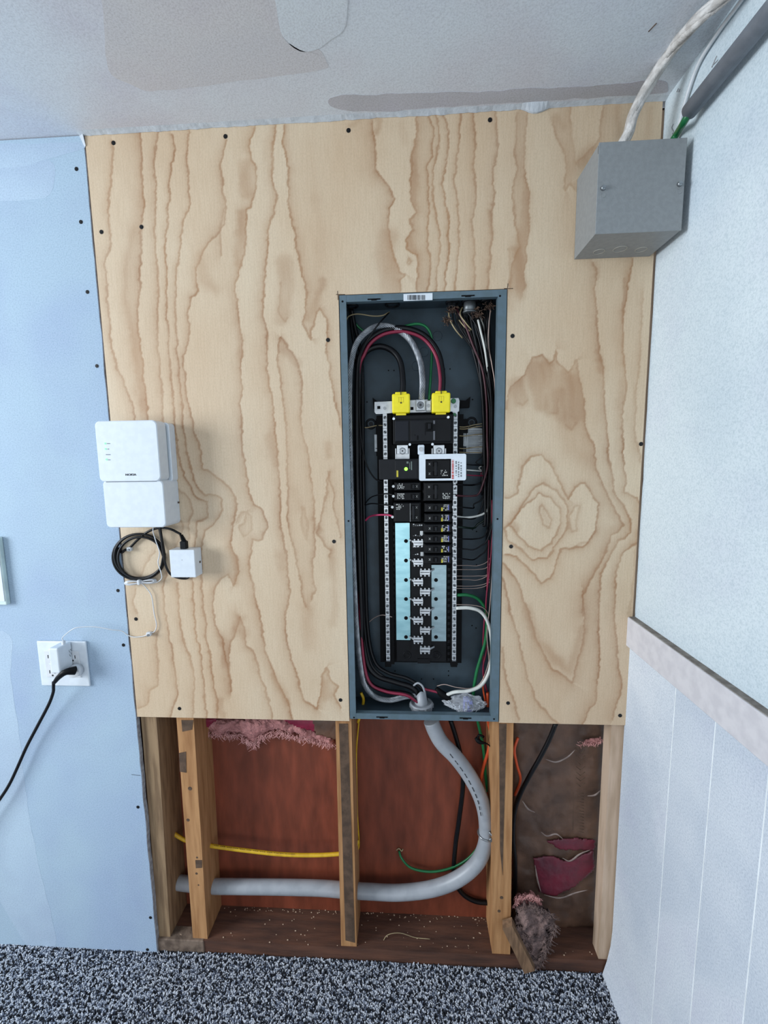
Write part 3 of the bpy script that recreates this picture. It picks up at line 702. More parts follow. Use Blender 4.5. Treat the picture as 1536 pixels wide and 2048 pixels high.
for x, y in [(748, 598), (936, 591), (764, 1434), (931, 1436)]:
    c = P(x, y, fy); mb = MB(); mb.box(c.x - .014, c.x + .014, fy - .0004, fy + .001, c.z - .0016, c.z + .001); mb.box(c.x - .006, c.x + .006, fy - .0012, fy + .001, c.z - .003, c.z + .0005)
    mb.build('cover_slot', M_blackm, flange)
# barcode sticker
mb = PB(MB(), 807, 587, 865, 601, fy - .0006, fy + .0002); stk = mb.build('barcode_sticker', M_white, panel)
mb = MB(); x = 815
while x < 850:
    wd = rnd.choice([.8, 1.2, 1.8]); PB(mb, x, 590, x + wd, 600, fy - .0010, fy - .0006); x += wd + rnd.choice([.9, 1.3, 1.8])
mb.build('bars', M_ink, stk)
# knockouts, embossed dots on the back and holes
for x, y, r in [(785, 619, .015), (905, 610, .014), (940, 612, .018), (972, 606, .012), (705, 622, .012)]:
    c = P(x, y, .06); MB().ring((c.x, .058, EZ1 - t - .0015), r, .0028, 'z', 20, 6).build('conduit_hole_ring', M_char, panel)
for x, y in [(777, 741), (788, 741), (889, 738), (900, 738), (734, 804), (945, 799), (790, 1342), (790, 1351), (897, 1342), (897, 1351), (843, 1358), (953, 1063), (953, 1130), (945, 1059), (952, 1256), (944, 1251), (814, 1358), (867, 1358)]:
    c = P(x, y, EY); MB().cyl((c.x, EY - .0004, c.z), .0019, .001, 'y', 8).build('screw_hole', M_blackm, panel)
for x, y in [(875, 672), (848, 704), (833, 732)]:
    c = P(x, y, EY); MB().ring((c.x, EY, c.z), .011, .0007, 'y', 20, 4).build('knockout', M_steel_in, panel)
# rating stickers behind the wires
for q in [[(934, 855), (969, 857), (971, 907), (932, 907)], [(921, 864), (932, 862), (933, 893), (915, 891)]]:
    A_ = [P(x, y, .088) for x, y in q]; mb = MB(); mb.hull(A_, [v + Vector((0, .0008, 0)) for v in A_]); st = mb.build('rating_sticker', M_sticker, panel)
    mb = MB(); x0 = min(x for x, _ in q) + 4; x1 = max(x for x, _ in q) - 3; y = min(v for _, v in q) + 6
    while y < max(v for _, v in q) - 4:
        PB(mb, x0, y, x0 + (x1 - x0) * rnd.uniform(.6, 1), y + .9, .0872, .0878); y += 3
    mb.build('fine_print', mat('grey_print', '6d7377', .6), st)
mb = PB(MB(), 749, 869, 766, 903, .074, .076); qs = mb.build('small_sticker', M_sticker, panel)
PB(MB(), 751, 896, 763, 897.2, .0734, .0739).build('fine_print', M_ink, qs)

# black plastic carrier
mb = MB()
PB(mb, 757, 830, 925, 1325, .068, .082)
PB(mb, 752, 838, 775, 912, .076, .09); PB(mb, 912, 838, 936, 866, .076, .09)
for (q0, q1) in [((765, 820), (783, 1328)), ((903, 820), (919, 1328))]:
    a = P(q0[0], q0[1], .05).x; b_ = P(q1[0], q0[1], .05).x; zt = P(0, q0[1], .05).z; zb = P(800, q1[1], .05).z
    mb.box(a, b_, .048, .075, zb, P(800, 826, .05).z)
PB(mb, 783, 826, 912, 1325, .056, .07)
carrier = mb.build('plastic_carrier', M_blackm, panel)
mb = MB()
for sgn, (x, y) in ((1, (745, 795)), (-1, (941, 793))):
    mb = MB()
    A_ = [P(x, y, .08), P(x + sgn * 10, y + 8, .08), P(x + sgn * 40, y + 6, .08), P(x + sgn * 38, y + 24, .08), P(x + sgn * 2, y + 22, .08)]
    n = 5; mb.add([*A_, *[v + Vector((0, .01, 0)) for v in A_]], [tuple(range(n)), tuple(range(2 * n - 1, n - 1, -1))] + [(i, i + n, (i + 1) % n + n, (i + 1) % n) for i in range(n)])
    mb.build('hook', M_blackm, carrier)
for x, y in [(742, 848), (943, 845)]:
    c = P(x, y, EY); mb = MB(); mb.ring((c.x, EY - .002, c.z), .011, .0025, 'y', 18, 6); mb.cyl((c.x, EY - .004, c.z), .005, .004, 'y', 12); mb.build('mounting_boss', M_char, panel)
for sgn, x in ((1, 776), (-1, 908)):
    c = P(x, 1328, .05); MB().box(c.x - .008, c.x + .008, .05, .07, c.z - .008, c.z + .01).build('rail_foot', M_blackm, carrier)
mb = MB(); PB(mb, 793, 1282, 893, 1324, .045, .06, .002); PB(mb, 835, 1318, 860, 1327, .043, .06)
foot = mb.build('end_cap', M_black, carrier)
for x in (814, 873):
    c = P(x, 1310, .045); mb = MB(); mb.ring((c.x, .045, c.z), .009, .0018, 'y', 20, 6); mb.ring((c.x, .045, c.z), .004, .001, 'y', 14, 5); mb.build('ring_boss', M_black, foot)
# side notches of the carrier
mb = MB()
for k in range(23): PB(mb, 784, 1052 + k * 12, 789, 1058 + k * 12, .0545, .057)
mb.build('slot_row', M_char, carrier, kind='stuff')
mb = MB()
for k in range(16): PB(mb, 895, 1136 + k * 12, 902, 1142 + k * 12, .0545, .057)
mb.build('slot_row', M_char, carrier, kind='stuff')

# neutral bars with their screws
def nbar(xt, xb, w, yt, yb, name='neutral_bar'):
    zt = P(xt, yt, .04).z; zb = P(xb, yb, .04).z; xa = P(xt, yt, .04).x; xc = P(xb, yb, .04).x; x = (xa + xc) / 2; hw = w / 2 * 1.185e-3
    mb = MB(); mb.box(x - hw, x + hw, .040, .052, zb, zt); bar = mb.build(name, M_zinc, panel, 'long silver terminal bar')
    n = 36; sc = MB(); sl = MB(); ho = MB()
    for i in range(n):
        z = zt - (i + .6) * (zt - zb) / n
        sc.cyl((x, .0378, z), hw * .78, .0026, 'y', 10, hw * .82)
        a = rnd.uniform(0, 3.1); d = Vector((math.cos(a), 0, math.sin(a))) * hw * .68; e = Vector((-math.sin(a), 0, math.cos(a))) * hw * .24
        c = Vector((x, .0374, z)); q = [c - d - e, c + d - e, c + d + e, c - d + e]; sl.hull(q, [v + Vector((0, .0005, 0)) for v in q])
        ho.box(x - hw * 1.02, x + hw * 1.02, .0397, .0402, z - (zt - zb) / n * .5 - .0007, z - (zt - zb) / n * .5 + .0004)
    sc.build('terminal_screws', mat('dull_screw', '7c8286', .4, .6), bar); sl.build('screw_slots', M_ink, bar); ho.build('bar_notches', mat('dark_steel', '5d6367', .5), bar)
    return bar
nbar(770, 776, 8, 826, 1321); nbar(909.5, 909.5, 8, 822, 1321)

# top ground strap with lugs
mb = MB(); q = [(749, 804), (917, 796), (919, 802), (918, 822), (914, 825), (905, 825), (905, 823), (783, 826), (760, 828), (752, 828), (749, 824)]
mb2 = [P(x, y, .038) for x, y in q]; mb.prism([(v.x, v.z) for v in mb2], .038, .042); strap = mb.build('ground_strap', M_zinc, panel, 'silver cross strap at the top')
for x, y, wx in [(757.5, 815, 3), (824, 817, 3)]:
    PB(MB(), x - wx, y - wx, x + wx, y + wx, .0375, .0385).build('square_hole', M_blackm, strap)
for x, y in [(769.5, 816.5), (911, 813)]:
    c = P(x, y, .038); mb = MB(); mb.cyl((c.x, .0355, c.z), .0035, .003, 'y', 12); mb.build('strap_screw', M_screwz, strap)
c = P(907, 802, .036); mb = MB(); mb.cyl((c.x, .031, c.z), .0052, .006, 'y', 12, .006); mb.build('green_screw', M_greencable, strap, 'green bonding screw')
c = P(909, 829, .038); MB().cyl((c.x, .0365, c.z), .0036, .003, 'y', 12).build('green_screw', M_greencable, strap)
mb = PB(MB(), 832, 799, 850, 821, .022, .040, .001); lug = mb.build('centre_lug', M_zinc, strap)
c = P(841, 810, .022); mb = MB(); mb.ring((c.x, .0215, c.z), .0068, .0010, 'y', 20, 6); mb.cyl((c.x, .0205, c.z), .0050, .003, 'y', 16, .0052); mb.build('set_screw', mat('dark_screw', '6b6f73', .4, .6), lug)
MB().cyl((c.x, .0202, c.z), .0022, .001, 'y', 6).build('hex_socket', M_ink, lug)
mb = PB(MB(), 852, 801, 862, 822, .026, .040, .001); lug2 = mb.build('small_lug', M_zinc, strap)
c = P(857, 811.5, .026); MB().cyl((c.x, .0245, c.z), .0042, .003, 'y', 14).build('set_screw', M_screwz, lug2)

# bus plates and stabs
a = [P(x, y, .046) for x, y in [(791, 1046), (820, 1046), (820, 1283), (793, 1289)]]
L0, L1 = P(791.5, 1150, .046).x, P(820, 1150, .046).x; zt, zb = P(800, 1046, .046).z, P(800, 1280, .046).z
mb = MB(); mb.box(L0, L1, .046, .049, zb, zt); lp = mb.build('bus_plate', M_tin, panel, 'long left silver bus plate')
mb = MB(); R0, R1 = P(863, 1200, .046).x, P(892.5, 1200, .046).x; zt2, zb2 = P(870, 1130, .046).z, P(870, 1298, .046).z
mb.box(R0, R1, .046, .049, zb2, zt2); rp = mb.build('bus_plate', mat('tinned_bus_plate_grey', '9db4ba', .36, metal=.7, scale=20, col2='8da3a9', stretch=(1, 1, 3)), panel, 'shorter right silver bus plate')  # greyer copy of the plate metal, with less reflected cyan in its colour
for y in (1082, 1121, 1160, 1198, 1236, 1274):
    c = P(812, y, .046); mb = MB(); mb.cyl((c.x, .0452, c.z), .0047, .001, 'y', 16); mb.build('bolt_hole', M_blackm, lp)
for y in (1160, 1198, 1236, 1274):
    c = P(872, y, .046); mb = MB(); mb.cyl((c.x, .0452, c.z), .0047, .001, 'y', 16); mb.build('bolt_hole', M_blackm, rp)
mb = MB(); PB(mb, 822, 1046, 862, 1300, .038, .056); spine = mb.build('stab_housing', M_black, panel)
def stab(x0, x1, y, side, par):
    mb = MB(); PB(mb, x0, y - 4.5, x1, y + 4.5, .030, .046)
    e = x0 if side < 0 else x1
    s0, s1 = (e - 9, e) if side < 0 else (e, e + 9)
    A_ = [P(e, y - 4, .034), P(e, y, .034), P(e + side * 9, y - 5, .044), P(e + side * 9, y - 8, .044)]
    mb.hull(A_, [v + Vector((0, .002, 0)) for v in A_])
    st = mb.build('bus_stab', M_zinc, par)
    nb = MB()
    for dx in (x0 + 2, (x0 + x1) / 2, x1 - 2):
        for dy in (-6.5, 6.5): c = P(dx, y + dy, .031); nb.cyl((c.x, .030, c.z), .0019, .006, 'y', 8)
    nb.build('contact_tips', M_zinc, st)
    PB(MB(), x0 + 1, y - .6, x1 - 1, y + .6, .0295, .0302).build('slot', M_ink, st)
for y in (1086, 1125, 1164, 1203, 1241, 1280): stab(827, 846, y, -1, lp)
for y in (1145, 1184, 1223, 1261, 1300): stab(840, 860, y, 1, rp)
mb = MB()
for x, y in [(840, 1062), (841, 1104)]:
    PB(mb, x, y, x + 6, y + 8, .0372, .038)
for y in (1048, 1050, 1070, 1090, 1093, 1108):
    for x in range(826, 846, 4): PB(mb, x, y + rnd.uniform(-1, 2), x + 2.6, y + 1.6, .037, .038)
mb.build('housing_ribs', M_screwz, spine, kind='stuff')

# ------------------------------------------------------------------ breakers
def prints(par, x0, y0, x1, y1, y, mats=(None,), n=9, name='rating_print', seed=0):
    r = random.Random(seed); mb = MB(); h = (y1 - y0) / 4.0
    for row in range(4):
        x = x0 + r.uniform(0, 1)
        while x < x1 - 1:
            wd = r.uniform(1.0, 3.2)
            if r.random() < .72: PB(mb, x, y0 + row * h, min(x + wd, x1), y0 + row * h + h * r.uniform(.45, .8), y - .0004, y + .0002)
            x += wd + r.uniform(.5, 1.4)
    return mb.build(name, mats[0] or M_print, par)
BY = .010
def breaker(x0, y0, x1, y1, left, poles, label, group, seed, yb=.050, tie=True):
    a, b_, z0, z1 = rect(x0, y0, x1, y1, BY)
    root = empty('circuit_breaker', ((a + b_) / 2, yb, z0), label, 'breaker', group)
    mb = MB(); g_ = .0004
    mb.bevbox(a, b_, BY + .006, yb, z0 + g_, z1 - g_, .0012, 1)
    # raised nose that carries the toggle
    L = b_ - a
    n0, n1 = (a + L * .05, b_ - L * .04)
    mb.bevbox(n0, n1, BY, BY + .008, z0 + .0014, z1 - .0014, .0012, 1)
    mb.build('body', M_black, root)
    hh = (z1 - z0) / poles
    for p in range(poles):
        zc = z1 - hh * (p + .5)
        tx = (b_ - L * .30) if left else (a + L * .40)
        mx = (b_ - L * .16) if left else (a + L * .20)
        mb = MB(); mb.bevbox(tx - .0065, tx + .0065, BY - .0004, BY + .001, zc - .0060, zc + .0060, .0008, 1); mb.build('toggle_recess', M_blackm, root)
        if not (tie and poles == 2):
            mb = MB(); mb.bevbox(tx - .001, tx + .0042, BY - .0050, BY, zc - .0048, zc + .0048, .0009, 1); mb.build('toggle', M_char, root)
        mb = MB()
        for s_ in (-1, 1):
            q = [Vector((mx - .0022, BY - .0003, zc - .0022 * s_)), Vector((mx - .0016, BY - .0003, zc - .0026 * s_)), Vector((mx + .0022, BY - .0003, zc + .0022 * s_)), Vector((mx + .0016, BY - .0003, zc + .0026 * s_))]
            mb.hull(q, [v + Vector((0, .0005, 0)) for v in q])
        mb.build('position_mark', M_print, root)
        cx = a - .001 if left else b_ + .0005
        mb = MB(); mb.cyl((cx - .002 if left else cx + .002, .020, zc), .0032, .006, 'y', 10); mb.build('terminal_screw', M_screwz, root)
    if poles == 2 and tie:
        tx = (b_ - L * .30) if left else (a + L * .40)
        mb = MB(); mb.bevbox(tx - .001, tx + .0046, BY - .0055, BY, z0 + hh * .3, z1 - hh * .3, .0009, 1); mb.build('toggle_tie', M_char, root)
        mb = MB(); mb.box(tx - .0062, tx - .0056, BY - .0006, BY, z0 + .002, z1 - .002); mb.build('seam', M_screwz if left else M_char, root)
    lx0, lx1 = (x0 + 5, x0 + 20) if left else (x1 - 22, x1 - 7)
    yy0, yy1 = (y0 + 3, min(y1 - 3, y0 + 16)) if (left or poles == 1) else (y1 - 17, y1 - 4)
    prints(root, lx0, yy0, lx1, yy1, BY, seed=seed)
    if not left and poles == 1:
        PB(MB(), lx0 - .6, yy0 + 6, lx0 + 2.6, yy1, BY - .0007, BY - .0001).build('yellow_print', M_yprint, root)
        PB(MB(), lx1 - 2, yy0 + 1, lx1, yy1 - 2, BY - .0007, BY - .0001).build('blue_print', mat('blue_print', '6a6fb0', .6), root)
    return root
GL, GR = 'left column breakers', 'right column single breakers'
breaker(789, 964, 842, 982, True, 1, 'single black breaker directly under the black surge module', GL, 11)
breaker(789, 984, 842, 1002, True, 1, 'second single black breaker in the left column, above the double one', GL, 12)
breaker(787, 1005, 842, 1045, True, 2, 'double black breaker at the foot of the left column with a pink-red wire', GL, 13)
breaker(846, 964, 907, 1003, False, 2, 'double black breaker right under the white retaining bracket', 'right column double breakers', 14)
ordn = ['first single black breaker in the right column, below the double one', 'second single black breaker from the top in the right column', 'third single black breaker from the top in the right column',
        'fourth single black breaker from the top in the right column', 'fifth single black breaker, next to last in the right column', 'lowest single black breaker in the right column, above the bare bus plate']
for i in range(6):
    y = 1006 + i * 20.7; breaker(848, y, 905, y + 19, False, 1, ordn[i], GR, 20 + i)
# breaker held by the white bracket
br = breaker(848, 918, 903, 957, False, 2, 'double black breaker framed by the white metal bracket', 'right column double breakers', 30)
# white bracket
a, b_, z0, z1 = rect(838, 908, 932, 961, .006)
mb = MB(); wa, wb, wz0, wz1 = rect(851, 918, 902, 957, .006)
bk = empty('retaining_bracket', ((a + b_) / 2, .01, z0), 'white metal bracket with red and grey lettering around a double breaker', 'bracket')
rr_ = .004; o_ = []; n_ = []
for cx_, cz_, ix_, iz_, a0 in ((b_ - rr_, z1 - rr_, wb, wz1, 0), (a + rr_, z1 - rr_, wa, wz1, 90), (a + rr_, z0 + rr_, wa, wz0, 180), (b_ - rr_, z0 + rr_, wb, wz0, 270)):
    for k in range(6): t_ = math.radians(a0 + 18 * k); o_.append((cx_ + rr_ * math.cos(t_), cz_ + rr_ * math.sin(t_))); n_.append((ix_ + (k - 2.5) * .00002 * (1 if a0 in (180, 270) else -1), iz_))
n = len(o_); V4 = [(x, y, z) for y in (.004, .0065) for lst in (o_, n_) for x, z in lst]; F4 = []
for i in range(n):
    k = (i + 1) % n; F4 += [(i, k, n + k, n + i), (2 * n + i, 3 * n + i, 3 * n + k, 2 * n + k), (i, 2 * n + i, 2 * n + k, k), (n + i, n + k, 3 * n + k, 3 * n + i)]
mb.add(V4, F4)
c = P(842, 902, .006); mb.bevbox(c.x - .0075, c.x + .0075, .004, .0065, z1 - .001, z1 + .021, .002, 1)
mb.build('frame', M_white, bk); MB().cyl((c.x, .0015, z1 + .0115), .005, .003, 'y', 14).build('bracket_screw', M_screwz, bk)
mb = MB(); yy = 920
while yy < 957:
    PB(mb, 903.6, yy, 907.6, yy + rnd.uniform(.8, 1.8), .0035, .0041); yy += rnd.uniform(1.4, 2.4)
mb.build('red_lettering', M_redprint, bk)
for i, x in enumerate((911, 916, 921)): 
    mb = MB(); yy = 922 + i * 1.5
    while yy < 953: PB(mb, x, yy, x + 2.4, yy + rnd.uniform(1.5, 4), .0035, .0041); yy += rnd.uniform(4, 5.5)
    mb.build('fine_lettering', mat('grey_print', '6d7377', .6), bk)
# surge module
a, b_, z0, z1 = rect(758, 918, 838, 959, .004)
sp = empty('surge_protector', ((a + b_) / 2, .05, z0), 'wide black surge module with a glowing green lamp, left of the white bracket', 'surge protector')
mb = MB(); mb.bevbox(a, b_, .004, .055, z0, z1, .0015, 2); mb.build('body', M_char, sp)
c = P(790, 940, .004); mb = MB(); mb.bevbox(c.x, b_ - .004, .0025, .005, z0 + .002, z1 - .002, .0008, 1); mb.build('raised_face', M_char, sp)
c = P(812, 938, .002); mb = MB(); mb.cyl((c.x, .0010, c.z), .0036, .002, 'y', 14, .0042); mb.build('green_lamp', M_led, sp, 'glowing green lamp')
PB(MB(), 793, 941, 796.5, 954, .0018, .0026).build('yellow_mark', M_yprint, sp)
mb = MB(); PB(mb, 822, 923, 824, 940, .0019, .0026); PB(mb, 813, 923, 817, 927, .0019, .0026); PB(mb, 819, 925, 820, 938, .0019, .0026); mb.build('pale_mark', mat('dim_print', '6d7a74', .6), sp)

# main breaker
a, b_, z0, z1 = rect(786, 829, 908, 888, .004)
mbk = empty('main_breaker', ((a + b_) / 2, .055, z0), 'large black main circuit breaker below the two yellow lug covers', 'breaker')
mb = MB(); mb.bevbox(a, b_, .010, .058, z0, z1, .002, 2)
q0, q1, q2, q3 = rect(790, 838, 903, 884, .003); mb.bevbox(q0, q1, .003, .012, q2, q3, .002, 2); mb.build('body', M_black, mbk)
mb = MB(); PB(mb, 790, 842, 817, 882, .0016, .004, .0008); mb.build('left_face', mat('dark_blue_plastic', '0f131c', .45, spec=.25), mbk)
mb = MB(); PB(mb, 821, 841, 867, 882, .0016, .004, .0008); mb.build('centre_face', M_char, mbk)
mb = MB(); PB(mb, 852, 845, 866, 863, .0008, .003, .0004); mb.build('toggle_recess', M_blackm, mbk)
mb = MB(); PB(mb, 856, 846.5, 862, 858, -.006, .002, .001); mb.build('toggle', M_char, mbk)
mb = MB(); PB(mb, 850, 846, 851, 870, .0008, .003); PB(mb, 834, 871, 837, 880, .0010, .003); PB(mb, 829, 869, 831, 871, .001, .003); mb.build('moulded_marks', M_blackm, mbk)
mb = MB(); PB(mb, 866.5, 841, 870, 848, .0012, .003); PB(mb, 866.5, 862, 870, 880, .0012, .003); mb.build('grey_strip', mat('grey_strip', '5a5c62', .5), mbk)
for x, y in [(787.5, 837.5), (896.5, 834.5), (819.5, 889), (865, 888.5)]:
    c = P(x, y, .003); MB().cyl((c.x, .0005, c.z), .0028, .006, 'y', 12, .0030).build('rivet', M_white, mbk)
for x0, x1, nm in ((794, 816, 'l'), (867, 889, 'r')):
    mb = MB(); PB(mb, x0, 890, x1, 908, .012, .040, .0008); PB(mb, x0 - 3.5, 897, x0 - 1.5, 918, .020, .05); PB(mb, x1 + 1, 897, x1 + 3, 918, .020, .05)
    PB(mb, x0 - 1, 908, x1 + 1, 918, .024, .045)
    lg = mb.build('bus_lug', M_zinc, mbk)
    c = P((x0 + x1) / 2, 902, .012); mb = MB(); mb.ring((c.x, .0115, c.z), .0066, .0012, 'y', 20, 6); mb.cyl((c.x, .010, c.z), .0045, .003, 'y', 14); mb.build('lug_screw', M_screwz, lg)
    MB().cyl((c.x, .0096, c.z), .0020, .001, 'y', 6).build('hex_socket', M_ink, lg)
mb = MB(); PB(mb, 783, 889, 910, 918, .046, .06); mb.build('lug_housing', M_blackm, mbk)

# yellow lug covers
for x0, y0, x1, y1, lb in [(784, 787, 820, 826, 'yellow plastic lug cover over the left black service cable'), (864, 785, 901, 825, 'yellow plastic lug cover over the right red and black service cable')]:
    a, b_, z0, z1 = rect(x0, y0, x1, y1, .008)
    yr = empty('lug_cover', ((a + b_) / 2, .03, z0), lb, 'lug cover', 'yellow lug covers')
    mb = MB(); mb.bevbox(a, b_, .008, .036, z0, z1, .0035, 3)
    xm = (a + b_) / 2; mb.bevbox(xm - .013, xm + .013, .010, .034, z1 - .003, z1 + .004, .002, 2); mb.bevbox(xm - .0115, xm + .0115, .014, .03, z0 - .006, z0 + .003, .0012, 2)
    mb.build('shell', M_ylug, yr)
    MB().cyl((xm, .0072, (z0 + z1) / 2 + .001), .0018, .002, 'y', 10).build('test_hole', M_ink, yr)
    mb = MB(); mb.box(xm - .001, xm + .0006, .0076, .011, z1 - .003, z1 + .006); mb.build('top_slit', M_ink, yr)
    mb = MB(); d = .0055; zz = z1 - .0135
    for q in ((xm - d, xm - d + .0007, zz - d, zz + d), (xm + d - .0007, xm + d, zz - d, zz + d), (xm - d, xm + d, zz - d, zz - d + .0007), (xm - .0004, xm + .0004, zz - d, zz + d), (xm - d, xm + d, zz + d - .0007, zz + d)):
        mb.box(q[0], q[1], .0076, .009, q[2], q[3])
    mb.build('moulded_symbol', mat('yellow_relief', 'cfc019', .5), yr)

# ------------------------------------------------------------------ conductors inside the panel
def wire(name, label, cat, m, r, p, y=None, group=None, n=8, sub=6, **k):
    return MB().tube(pts(p, y), r, n, sub, **k).build(name, m, None, label, cat, group)
# stranded aluminium neutral
al = [(843, 800, .030), (845, 762, .034), (840, 722, .042), (822, 683, .046), (796, 660, .047), (770, 652, .046), (745, 656, .046), (718, 679, .044), (705, 712, .040), (699, 770, .034), (700, 900, .032), (706, 1100, .032), (712, 1240, .034),
      (719, 1320, .040), (729, 1368, .044), (750, 1393, .046), (780, 1400, .044), (812, 1393, .044), (832, 1392, .045)]
path = smooth_path(pts(al), 26)
def strands(path, R, n, sr, pitch):
    mb = MB(); L = [0]
    for a, b_ in zip(path[:-1], path[1:]): L.append(L[-1] + (b_ - a).length)
    T = [(path[min(i + 1, len(path) - 1)] - path[max(i - 1, 0)]).normalized() for i in range(len(path))]
    N = Vector((0, 1, 0)); N = (N - T[0] * N.dot(T[0])).normalized(); fr = []
    for t in T: N = (N - t * N.dot(t)).normalized(); fr.append((N.copy(), t.cross(N)))
    for s_ in range(n):
        q = []
        for i, c in enumerate(path):
            a = s_ / n * 2 * math.pi + L[i] / pitch * 2 * math.pi; q.append(c + fr[i][0] * R * math.cos(a) + fr[i][1] * R * math.sin(a))
        mb.tube(q, sr, 5, raw=True)
    return mb
core = strands(path, .0054, 10, .00155, .075)
alc = core.build('aluminium_cable', M_alu, None, 'bare twisted aluminium cable looping down the left side of the panel', 'cable')
MB().tube(path[::8], .0050, 8, raw=True).build('cable_core', mat('strand_groove_shade', '3c3f43', .6), alc)  # dark core paints the shade in the grooves between strands
b1 = [(804, 792, .028), (806, 765, .034), (801, 725, .048), (786, 703, .055), (762, 693, .056), (738, 699, .056), (724, 717, .058), (719, 760, .066), (720, 900, .070), (723, 1100, .070), (728, 1240, .068), (733, 1318, .06), (752, 1350, .055), (790, 1364, .050), (825, 1376, .048), (842, 1400, .048)]
wire('service_cable', 'thick black cable arching into the left yellow lug cover', 'cable', M_blackcable, .0066, b1, n=12, sub=8)
b2 = [(884, 792, .028), (885, 750, .034), (876, 705, .046), (850, 672, .052), (812, 657, .048), (772, 660, .046), (741, 677, .046), (724, 703, .050), (715, 745, .054), (714, 900, .052), (718, 1100, .052), (723, 1240, .052), (723, 1325, .05), (738, 1365, .046), (770, 1382, .042), (812, 1388, .040), (838, 1402, .044)]
sc = wire('service_cable', 'thick black cable with a crimson side arching into the right yellow lug cover', 'cable', M_blackcable, .0064, b2, n=12, sub=8)
b3 = [(879, 792, .024), (880, 752, .029), (871, 710, .041), (847, 678, .047), (811, 664, .043), (773, 667, .041), (745, 683, .041), (729, 708, .046), (717, 750, .054), (713, 900, .052), (717, 1100, .052), (721, 1240, .050), (728, 1325, .046), (741, 1367, .039), (772, 1383, .035), (812, 1390, .034), (835, 1404, .040)]
MB().tube(pts(b3), .0037, 10, 8).build('crimson_stripe', M_redcable, sc, 'crimson coloured side')
wire('black_wire', 'thin black wire running down beside the service cables to the surge module', 'wire', M_blackcable, .0018, [(778, 625, .06), (760, 645, .035), (745, 665, .033), (730, 690, .036), (719, 730, .045), (720, 850, .05), (730, 920, .05), (748, 955, .05), (768, 965, .045)])
wire('black_wire', 'black wire inside the left bundle curving to the conduit collar', 'wire', M_blackcable, .0045, [(703, 618, .066), (709, 650, .074), (720, 700, .076), (725, 760, .074), (726, 900, .07), (730, 1100, .072), (735, 1250, .07), (748, 1320, .064), (775, 1345, .058), (815, 1357, .054), (845, 1378, .052), (852, 1400, .052)])
wire('black_wire', 'black cable at the inner edge of the left bundle', 'wire', M_blackcable, .0036, [(700, 616, .070), (704, 660, .070), (712, 720, .064), (718, 790, .058), (720, 900, .06), (724, 1100, .062), (728, 1240, .06), (740, 1322, .058), (765, 1352, .055), (800, 1368, .05), (835, 1385, .05), (846, 1402, .05)])
wire('black_wire', 'thin black wire entering the second left breaker', 'wire', M_blackcable, .0014, [(730, 1008, .06), (740, 996, .05), (755, 990, .04), (775, 988, .03), (786, 990, .022)])
wire('black_wire', 'thin black wire entering the double left breaker', 'wire', M_blackcable, .0016, [(730, 1010, .062), (745, 1007, .05), (770, 1010, .035), (786, 1012, .022)])
wire('pink_wire', 'short pink-red wire entering the double left breaker', 'wire', mat('pink_red_jacket', 'c03a63', .4), .0024, [(731, 1041, .07), (740, 1033, .055), (755, 1030, .035), (776, 1030, .030), (786, 1033, .024)])
wire('bare_wire', 'pale bare wires curving out of the left terminal bar', 'wire', M_pinkwire, .0011, [(737, 1245, .08), (750, 1235, .06), (765, 1230, .045), (784, 1234, .045)])
wire('tan_wire', 'tan wire crossing behind the left terminal bar', 'wire', M_tancable, .0013, [(718, 855, .08), (735, 855, .078), (755, 851, .07), (779, 852, .06)])
wire('tan_wire', 'thin tan wire across the upper left corner of the panel', 'wire', M_tancable, .0014, [(692, 645, .06), (697, 633, .055), (715, 628, .05), (745, 632, .05), (765, 631, .052), (779, 624, .06)])
wire('green_wire', 'green wire slanting behind the cables at the upper left corner', 'wire', M_greencable, .0026, [(700, 622, .07), (706, 640, .075), (718, 655, .082), (735, 668, .086)])
wire('green_wire', 'green wire arching down to the small centre lug', 'wire', M_greencable, .0030, [(790, 662, .07), (812, 652, .064), (838, 648, .060), (856, 658, .060), (864, 685, .062), (862, 740, .050), (858, 800, .034)])
# right-hand bundle: every wire comes down from the top holes and leaves to the bar or a breaker
BL_ = 'branch wires on the right side'
def branch(label, m, r, ye, xe=909, bx=975, depth=.055, top=None, name='branch_wire', ydrop=None, xs=None):
    j = rnd.uniform(-5, 5); d = depth + rnd.uniform(-.012, .014); tx = top or rnd.uniform(905, 972)
    sag = rnd.uniform(2, 6)
    p = [(xe, ye, .030), (xe + 14, ye + 1, .040), (xe + 32, ye + sag * .4, d - .004), (bx - 18, ye - sag, d), (bx - 6 + j, ye - 18, d)]
    for yy in (ye - 60, (ye + 760) / 2, 800, 740, 690, 650):
        if yy < p[-1][1] - 15:
            off = 0 if yy > 760 else -(760 - yy) / 140 * (972 - tx)
            p.append((bx + 3 + j * .8 + off * .9 + rnd.uniform(-2, 2), yy, d + rnd.uniform(-.002, .002)))
    p.append((tx, 616, .058))
    return wire(name, label, 'wire', m, r, p, group=BL_)
rnd = random.Random(11)
branch('black wire leaving the white bracket breaker, upper of the right-hand branches', M_blackcable, .0016, 929, 934, 970)
branch('white wire from behind the white bracket to the right bundle', M_whitecable, .0015, 940, 934, 976)
branch('dark red wire from behind the white bracket to the right bundle', M_redcable, .0015, 950, 934, 980)
branch('black wire from the top pole of the double breaker under the white bracket', M_blackcable, .0022, 969, 913, 978)
branch('dark red wire from the lower pole of the double breaker under the white bracket', M_brownwire, .0024, 991, 913, 974)
branch('black wire sloping up from the first single breaker on the right', M_blackcable, .0017, 1014, 915, 966)
branch('black wire sloping up from the second single breaker on the right', M_blackcable, .0017, 1036, 915, 972)
